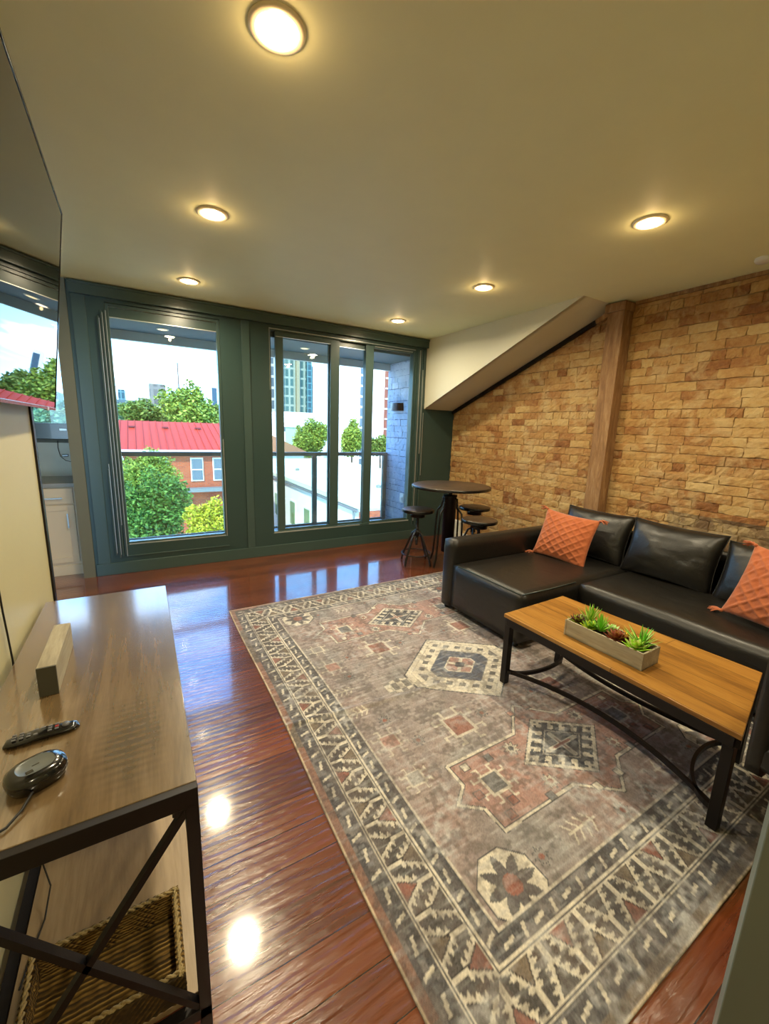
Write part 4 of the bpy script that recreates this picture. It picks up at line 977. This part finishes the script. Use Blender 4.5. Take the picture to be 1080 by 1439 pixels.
# ================================================================== OUTSIDE
def leafcloud(name, parent, blobs, n, size, mat, seed):
    rng = np.random.RandomState(seed); V = []; Cc = []
    tot = sum(b_[3]*b_[4]*b_[5] for b_ in blobs)**1.0
    for (cx, cy, cz, rx, ry, rz) in blobs:
        k = max(20, int(n*(rx*ry*rz)/tot)); d = rng.normal(size=(k, 3)); d /= np.linalg.norm(d, axis=1)[:, None]
        lump = 1+.16*np.sin(d[:, 0]*9+seed)*np.cos(d[:, 2]*8+cx)+.1*np.sin(d[:, 1]*17)
        r_ = (rng.rand(k)**.28)*lump; c = np.array([cx, cy, cz])+d*r_[:, None]*np.array([rx, ry, rz])
        a = rng.normal(size=(k, 3)); a[:, 2] *= .6; a /= np.linalg.norm(a, axis=1)[:, None]; b_ = np.cross(a, rng.normal(size=(k, 3))); b_ /= np.linalg.norm(b_, axis=1)[:, None]
        s = size*rng.uniform(.6, 1.3, k)[:, None]
        q = np.stack([c-a*s, c+b_*s*.5, c+a*s, c-b_*s*.5], 1); V.append(q); Cc.append(np.repeat(rng.rand(k), 4))
    V = np.concatenate(V); nq = len(V); Cc = np.concatenate(Cc)
    me = bpy.data.meshes.new(name); me.vertices.add(nq*4); me.vertices.foreach_set('co', V.astype(np.float32).ravel())
    me.loops.add(nq*4); me.loops.foreach_set('vertex_index', np.arange(nq*4, dtype=np.int32)); me.polygons.add(nq)
    me.polygons.foreach_set('loop_start', (np.arange(nq)*4).astype(np.int32)); me.polygons.foreach_set('loop_total', np.full(nq, 4, np.int32)); me.update(calc_edges=True)
    at = me.color_attributes.new('Col', 'FLOAT_COLOR', 'POINT'); c4 = np.ones((nq*4, 4), np.float32); c4[:, :3] = Cc[:, None]; at.data.foreach_set('color', c4.ravel())
    me.materials.append(mat); o = bpy.data.objects.new(name, me); COL.objects.link(o); o.parent = parent; return o
GZ = -9.5
LM = {'deep': leaf_mat('leaf_deep', (50, 96, 34), (122, 166, 66)), 'bright': leaf_mat('leaf_bright', (92, 128, 38), (186, 206, 80)), 'yellow': leaf_mat('leaf_yellow', (160, 166, 10), (240, 236, 70)),
      'soft': leaf_mat('leaf_soft', (92, 128, 50), (150, 168, 70)), 'blue': leaf_mat('leaf_blue', (70, 120, 90), (120, 165, 110))}
def tree(label, u, v, y, w, h, kind, seed, n=4500, size=.12, blobs=7):
    """crown centred on the sight line of a pixel at the distance y; w, h half sizes in metres"""
    c = onY(u, v, y); t = thing('tree', label, 'tree', (c.x, c.y, GZ), 0, None); rnd = random.Random(seed)
    cz = c.z-GZ; bl = [(0, 0, cz, w*.72, w*.72, h*.72)]
    for k in range(blobs):
        a = 2*PI*k/blobs+rnd.random(); e = rnd.uniform(-.6, .75)
        bl.append((math.cos(a)*w*.55, math.sin(a)*w*.5, cz+e*h*.6, w*.46, w*.46, h*.42))
    bl.append((w*.1, 0, cz+h*.65, w*.32, w*.3, h*.35))
    leafcloud('foliage', t, bl, n, size, LM[kind], seed)
    MB().tube([(0, 0, 0), (.1, 0, cz*.5), (0, 0, cz)], [w*.12, w*.09, w*.03], 8).build('trunk', MAT['bark'], t); return t
tree('large deep green tree filling the lower part of the left window', 214, 735, 14, 1.15, 1.75, 'deep', 1, 20000, .055, 9)
tree('sunlit olive tree in front of the brick house, behind the deep green tree', 208, 672, 18, 1.2, 1.2, 'bright', 2, 14000, .055)
tree('bright yellow-leaved tree at the lower right of the left window', 298, 738, 10.5, .66, .70, 'yellow', 3, 7000, .045)
tree('tall light green tree rising behind the red roof', 266, 579, 46, 3.0, 3.0, 'bright', 4, 9000, .2)
tree('smaller tree behind the red roof at its right end', 305, 588, 53, 1.9, 1.7, 'soft', 5, 4500, .2)
tree('rounded yellowish tree behind the red roof left of the tall one', 200, 584, 50, 2.2, 1.8, 'soft', 6, 5500, .19)
tree('low tree behind the red roof at the left edge of the window', 168, 586, 59, 1.9, 1.6, 'blue', 7, 3500, .2)
tree('low tree between the rounded tree and the tall tree', 236, 588, 66, 2.4, 1.6, 'soft', 17, 3500, .22)
tree('leafy tree above the railing in the first sliding pane', 434, 620, 61, 3.2, 3.6, 'bright', 8, 8000, .22)
tree('conical tree above the railing in the second sliding pane', 494, 618, 50, 1.8, 3.0, 'bright', 9, 7000, .18)
tree('olive tree above the railing in the right sliding pane', 534, 628, 50, 2.0, 1.7, 'soft', 10, 4500, .18)
tree('dark green tree outside the kitchen window', 88, 594, 20, 1.0, .85, 'blue', 11, 5000, .09)
tree('yellowish tree outside the kitchen window at its right side', 103, 578, 42, 1.1, .9, 'soft', 12, 3000, .14)
tree('tree outside the kitchen window hidden partly by the television', 36, 590, 23, 1.5, 1.1, 'blue', 13, 5000, .1)
tree('pale tree far outside the kitchen window', 66, 588, 46, 2.0, 1.2, 'bright', 14, 4000, .18)
struct(MB().box((-400, 6.2, GZ-.5), (500, 700, GZ)).build('ground', MAT['ground']))

def win_grid(name, wall, glassc, sx, sz, mort, rough=.8):
    t = NT(name); tc = t.n('ShaderNodeTexCoord'); sp_ = t.n('ShaderNodeSeparateXYZ', {0: tc.outputs['Object']})
    cb_ = t.n('ShaderNodeCombineXYZ', {0: t.math('ADD', sp_.outputs[0], sp_.outputs[1]), 1: sp_.outputs[2]})
    bk_ = t.n('ShaderNodeTexBrick', {'Vector': cb_.outputs[0], 'Color1': (*lin(glassc), 1), 'Color2': (*[x*.7 for x in lin(glassc)], 1), 'Mortar': (*lin(wall), 1), 'Scale': 1, 'Mortar Size': mort,
              'Mortar Smooth': 0, 'Brick Width': sx, 'Row Height': sz}, offset=0)
    t.bsdf(base=bk_.outputs[0], rough=rough); return t.m
red = simple('red_metal_roof', (160, 54, 32), .6, spec=.12, bumpn=(3, .1, .05)); white_b = simple('white_render', (228, 226, 214), .8, var=.04); tan_tile = simple('tan_tiles', (140, 98, 66), .8, bumpn=(8, .5, .1), var=.2)
dglass = simple('dark_window', (84, 96, 104), .2); frame_w = simple('window_trim', (220, 216, 205), .7)
t = NT('house_brick'); bk_ = t.n('ShaderNodeTexBrick', {'Vector': t.coord(rot=(PI/2, 0, 0)), 'Color1': (*lin((176, 78, 32)), 1), 'Color2': (*lin((150, 60, 26)), 1), 'Mortar': (*lin((140, 104, 80)), 1), 'Scale': 1, 'Mortar Size': .012, 'Brick Width': .25, 'Row Height': .09})
t.bsdf(base=bk_.outputs[0], rough=.85); house_brick = t.m
def bld(name, label, cat, loc, group=None): return thing(name, label, cat, loc, 0, group)
# red-roofed brick house
rh = bld('brick_house', 'orange brick house with a red standing-seam metal roof seen through the left window', 'house', (2, 28, GZ))
def rb(b, n, m, **k): return build_at(b, rh, n, m, **k)
EZ, RZZ, EY, RY = .02, 1.58, 26.0, 31.5
rb(MB().box((-2.9, 26.3, GZ), (5.3, 36, EZ-.05)), 'wall', house_brick)
b = MB(); b.add([(-3.1, EY, EZ), (5.6, EY, EZ), (5.6, RY, RZZ), (-3.1, RY, RZZ), (-3.1, 37, EZ), (5.6, 37, EZ)], [(0, 1, 2, 3), (3, 2, 5, 4)])
b.add([(-3.1, EY, EZ-.04), (5.6, EY, EZ-.04), (5.6, 37, EZ-.04), (-3.1, 37, EZ-.04)], [(0, 3, 2, 1)])
sl = Vector((0, RY-EY, RZZ-EZ)).normalized()
for k in range(22):
    x = -3.0+k*.39; b.bar((x, EY, EZ+.03), (x, RY, RZZ+.03), .035, .06)
rb(b, 'roof', red)
rb(MB().box((-3.1, EY-.12, EZ-.14), (5.6, EY, EZ+.02)), 'gutter', frame_w)
rb(MB().box((1.9, EY-.4, -2.35), (5.3, 26.3, -2.15)), 'canopy', simple('canopy_grey', (110, 116, 112), .7))
for k, x in enumerate((-2.3, -1.2, .9, 2.72, 3.92, 4.95)):
    f = rb(MB().box((x-.34, 26.24, -1.78), (x+.34, 26.31, -.42)), 'window', frame_w)
    MB().box((x-.28, 26.20, -1.70), (x+.28, 26.26, -.50)).build('pane', dglass, parent=f)
    MB().box((x-.28, 26.17, -1.13), (x+.28, 26.20, -1.07)).build('sash_bar', frame_w, parent=f)
for x in (-.6, 1.2, 3.1): rb(MB().box((x, 29.9, 1.2), (x+.35, 30.1, 1.27)), 'snow_guard', simple('guard_dark', (110, 34, 34), .6))
# near white building below the sliding window
wb = bld('white_building', 'low sunlit white building with a flat roof below the sliding window', 'building', (12, 30, GZ))
def wbb(b, n, m, **k): return build_at(b, wb, n, m, **k)
wbb(MB().box((8.9, 17.6, GZ), (19, 46, -2.25)), 'wall', [white_b])
wbb(MB().box((8.75, 17.4, -2.25), (19.2, 46.2, -2.0)), 'roof', simple('flat_roof', (205, 208, 180), .8, var=.06))
wbb(MB().box((8.70, 17.35, -2.42), (8.80, 46.2, -2.30)), 'gutter', simple('gutter_grey', (120, 120, 116), .6))
wbb(MB().box((8.95, 17.55, GZ), (19, 17.62, -2.45)), 'end_wall', house_brick)
wbb(MB().tube([(8.78, 17.9, -2.4), (8.82, 17.9, -3), (8.82, 17.9, GZ)], .05, 8), 'downpipe', simple('pipe', (120, 122, 118), .6))
for y in (19.5, 24.7, 27.6, 31.5, 36):
    f = wbb(MB().box((8.84, y-.55, -5.3), (8.92, y+.55, -3.5)), 'window', frame_w)
    MB().box((8.80, y-.48, -5.2), (8.86, y+.48, -3.6)).build('pane', simple('green_pane', (120, 140, 96), .4), parent=f)
    MB().box((8.78, y-.45, -5.25), (8.80, y+.1, -4.4)).build('shutter', simple('shutter_green', (96, 120, 70), .6), parent=f)
for (x, y) in ((10.6, 25), (12.5, 22), (11, 33)): wbb(MB().lathe([(.16, -2.0), (.16, -1.85), (.001, -1.8)], (x, y, 0), 10), 'roof_vent', simple('vent', (120, 124, 110), .6))
# tan gable roof
tg = bld('gabled_house', 'house with a tan tiled gable roof beyond the white building', 'house', (9, 50, GZ))
b = MB(); b.add([(2, 47.5, -1.6), (17.6, 47.5, -1.6), (10.5, 47.5, 1.6), (2, 58, -1.6), (17.6, 58, -1.6), (10.5, 58, 1.6)], [(0, 1, 2), (5, 4, 3), (1, 4, 5, 2), (0, 2, 5, 3), (0, 3, 4, 1)]); build_at(b, tg, 'roof', tan_tile)
build_at(MB().box((3, 48, GZ), (16.8, 57.5, -1.6)), tg, 'wall', white_b)
def tower(label, u0, u1, vt, y, mats, depth=10, parts=None, name='apartment_tower', cat='building'):
    a, c = onY(u0, 600, y), onY(u1, 600, y); zt = onY((u0+u1)/2, vt, y).z; t = bld(name, label, cat, ((a.x+c.x)/2, y, GZ))
    build_at(MB().box((a.x, y, GZ), (c.x, y+depth, zt)), t, 'wall', mats[0])
    if len(mats) > 1: build_at(MB().box((a.x-.2, y-.2, zt), (c.x+.2, y+depth, zt+.6)), t, 'roof', mats[1])
    for (n, x0, x1, z0, z1, m, pr) in (parts or []):
        xx0, xx1 = a.x+(c.x-a.x)*x0, a.x+(c.x-a.x)*x1; zz0, zz1 = GZ+(zt-GZ)*z0, GZ+(zt-GZ)*z1
        build_at(MB().box((xx0, y-pr, zz0), (xx1, y, zz1)), t, n, m)
    return t
beige_g = win_grid('tower_beige', (150, 142, 126), (70, 80, 80), 2.1, 3.0, .35); green_g = win_grid('tower_green', (140, 148, 130), (64, 98, 92), 1.5, 2.6, .28); teal = win_grid('tower_teal', (84, 124, 124), (40, 76, 84), 1.2, 1.8, .12)
slate = simple('slate_tower', (52, 84, 90), .7, var=.1)
tower('beige high-rise at the left edge of the sliding window', 378, 389, 440, 118, [beige_g], 4)
tower('tallest grey-green high-rise with rows of windows in the sliding window', 401, 437, 440, 122, [green_g], 14, [('bay', .40, .52, 0, 1.0, simple('bay_cream', (140, 128, 96), .7), 1.0), ('balcony_stack', .80, .98, 0, .9, teal, 1.2)])
tower('narrow teal high-rise beside the tallest tower', 437.5, 447, 515, 140, [teal])
tower('dark blue-grey tower behind the teal high-rise', 447, 472, 545, 150, [slate], 10, [('antenna', .45, .5, 1.0, 1.25, slate, .2)])
tower('long low white building in front of the high-rises', 392, 473, 580, 92, [white_b], 10, [('window_band', .05, .30, .70, .78, dglass, .1)], 'office_building')
tower('small grey-green building with a flat roof left of the leafy tree', 414, 446, 601, 78, [simple('sage', (160, 176, 140), .8), frame_w], 6, [('window_band', .1, .9, .5, .8, dglass, .1)], 'warehouse')
bc = simple('brick_column', (122, 66, 48), .8)
tw_ = tower('tall white building with a column of dark windows and a brick corner', 478, 549, 470, 60, [simple('white_tower', (236, 228, 220), .8)], 12)
a, c = onY(478, 600, 60), onY(549, 600, 60); zt = onY(513, 470, 60).z
build_at(MB().box((onY(538.5, 600, 60).x, 59.6, GZ), (c.x+.1, 60, zt)), tw_, 'brick_corner', bc)
for k in range(14):
    z0 = GZ+1.6*k+.3
    build_at(MB().box((onY(505, 600, 60).x, 59.85, z0), (onY(511.5, 600, 60).x, 60, z0+1.25)), tw_, 'window', dglass)
    build_at(MB().box((onY(538, 600, 60).x, 59.5, z0+1.2), (c.x+.15, 59.62, z0+1.42)), tw_, 'band', frame_w)
tower('pale grey-brown tower behind the tall tree in the left window', 214, 236, 540, 150, [win_grid('pale1', (116, 112, 102), (96, 94, 86), 2, 3, .4)], 8, None)
tower('lower pale block beside the grey-brown tower', 203, 215, 560, 163, [win_grid('pale2', (128, 128, 122), (104, 112, 110), 2, 3, .4)])
tower('slim spired tower behind the tall tree in the left window', 252, 257, 545, 160, [simple('spire', (112, 106, 98), .8)], 4, [('spire', .3, .7, 1.0, 1.35, simple('spire2', (104, 98, 92), .8), .3)])
tower('white and teal block at the left of the left window', 160, 180, 543, 130, [white_b], 6, [('window_bay', .50, .95, .2, .96, teal, .4), ('window_bay', .02, .3, .2, .9, win_grid('wt', (230, 230, 226), (150, 170, 176), 2, 3, .5), .4)])
tower('low teal-roofed hall behind the low tree in the left window', 152, 200, 566, 110, [simple('pale_teal', (100, 128, 130), .7), simple('roof_teal', (70, 92, 96), .6)], 10, [('window_band', .2, .5, .5, .8, teal, .2)], 'hall')
tower('small tower with a blue sign panel at the right of the left window', 299, 307, 541, 140, [white_b], 5, [('sign_panel', .1, .9, .72, .96, simple('sign_blue', (50, 76, 92), .5), .3)])
tower('turquoise shed behind the red roof at the right of the left window', 298, 316, 573, 100, [simple('turq', (62, 120, 128), .6)], 6, None, 'shed')
tower('long white block with balconies outside the kitchen window', 78, 110, 568, 110, [win_grid('kw', (140, 142, 140), (80, 90, 96), 3, 2.4, .6)], 8, None, 'office_building')
tower('slim white tower outside the kitchen window', 80, 86, 550, 140, [win_grid('kw2', (140, 140, 138), (90, 98, 102), 3, 3, .6)])
tower('striped tan building outside the left window, mirrored in the television', 120, 140, 545, 100, [win_grid('kw3', (130, 106, 66), (70, 64, 56), 40, 1.6, .4)])
tower('striped grey building outside the kitchen window, mirrored in the television', 30, 60, 540, 120, [win_grid('kw4', (120, 120, 120), (70, 78, 84), 40, 1.6, .4)])
# white post standing near the left window below
t = thing('vent_pipe', 'white square pipe rising outside the lower left corner of the left window', 'pipe', (-.40, 9.0, -3)); MB().box((-.07, -.07, 0), (.07, .07, 3.85)).build('pipe', MAT['white'], t, bevel=.01)
MB().box((-.09, -.09, 3.85), (.09, .09, 3.92)).build('cap', MAT['white'], t, bevel=.01)

# ================================================================== LIGHT
w = bpy.data.worlds.new('world'); SC.world = w; w.use_nodes = True; nt = w.node_tree; nt.nodes.clear()
N_ = nt.nodes.new; lk = nt.links.new
tc = N_('ShaderNodeTexCoord'); sep = N_('ShaderNodeSeparateXYZ'); lk(tc.outputs['Generated'], sep.inputs[0])
rp = N_('ShaderNodeValToRGB'); cr = rp.color_ramp
cr.elements[0].position = 0; cr.elements[0].color = (.44, .75, 1.0, 1); cr.elements[1].position = .5; cr.elements[1].color = (.10, .34, .95, 1)
e = cr.elements.new(.14); e.color = (.22, .58, 1.0, 1); lk(sep.outputs[2], rp.inputs[0])
mp = N_('ShaderNodeMapping'); mp.inputs['Scale'].default_value = (1.5, 1.5, 7); lk(tc.outputs['Generated'], mp.inputs[0])
nz = N_('ShaderNodeTexNoise'); nz.inputs['Scale'].default_value = 2.2; nz.inputs['Detail'].default_value = 6; nz.inputs['Distortion'].default_value = .6; lk(mp.outputs[0], nz.inputs[0])
r2 = N_('ShaderNodeValToRGB'); r2.color_ramp.elements[0].position = .53; r2.color_ramp.elements[1].position = .74; lk(nz.outputs[0], r2.inputs[0])
mx = N_('ShaderNodeMix'); mx.data_type = 'RGBA'; lk(r2.outputs[0], mx.inputs[0]); lk(rp.outputs[0], mx.inputs[6]); mx.inputs[7].default_value = (1, 1.0, 1.0, 1)
bg = N_('ShaderNodeBackground'); lk(mx.outputs[2], bg.inputs[0]); bg.inputs[1].default_value = 6.0
wo = N_('ShaderNodeOutputWorld'); lk(bg.outputs[0], wo.inputs[0])
sn = bpy.data.lights.new('sun', 'SUN'); sn.energy = 7.5; sn.angle = .01; sn.color = (1, .93, .80); so = bpy.data.objects.new('sun', sn); COL.objects.link(so)
so.rotation_euler = Vector((.45, .55, -.70)).to_track_quat('-Z', 'Y').to_euler()

vs_ = SC.view_settings; SC.display_settings.display_device = 'sRGB'; vs_.view_transform = 'Standard'; vs_.look = 'None'; vs_.gamma = 1; vs_.use_curve_mapping = False; vs_.exposure = 0.27
SC.cycles.max_bounces = 10; SC.cycles.diffuse_bounces = 5; SC.cycles.transparent_max_bounces = 24
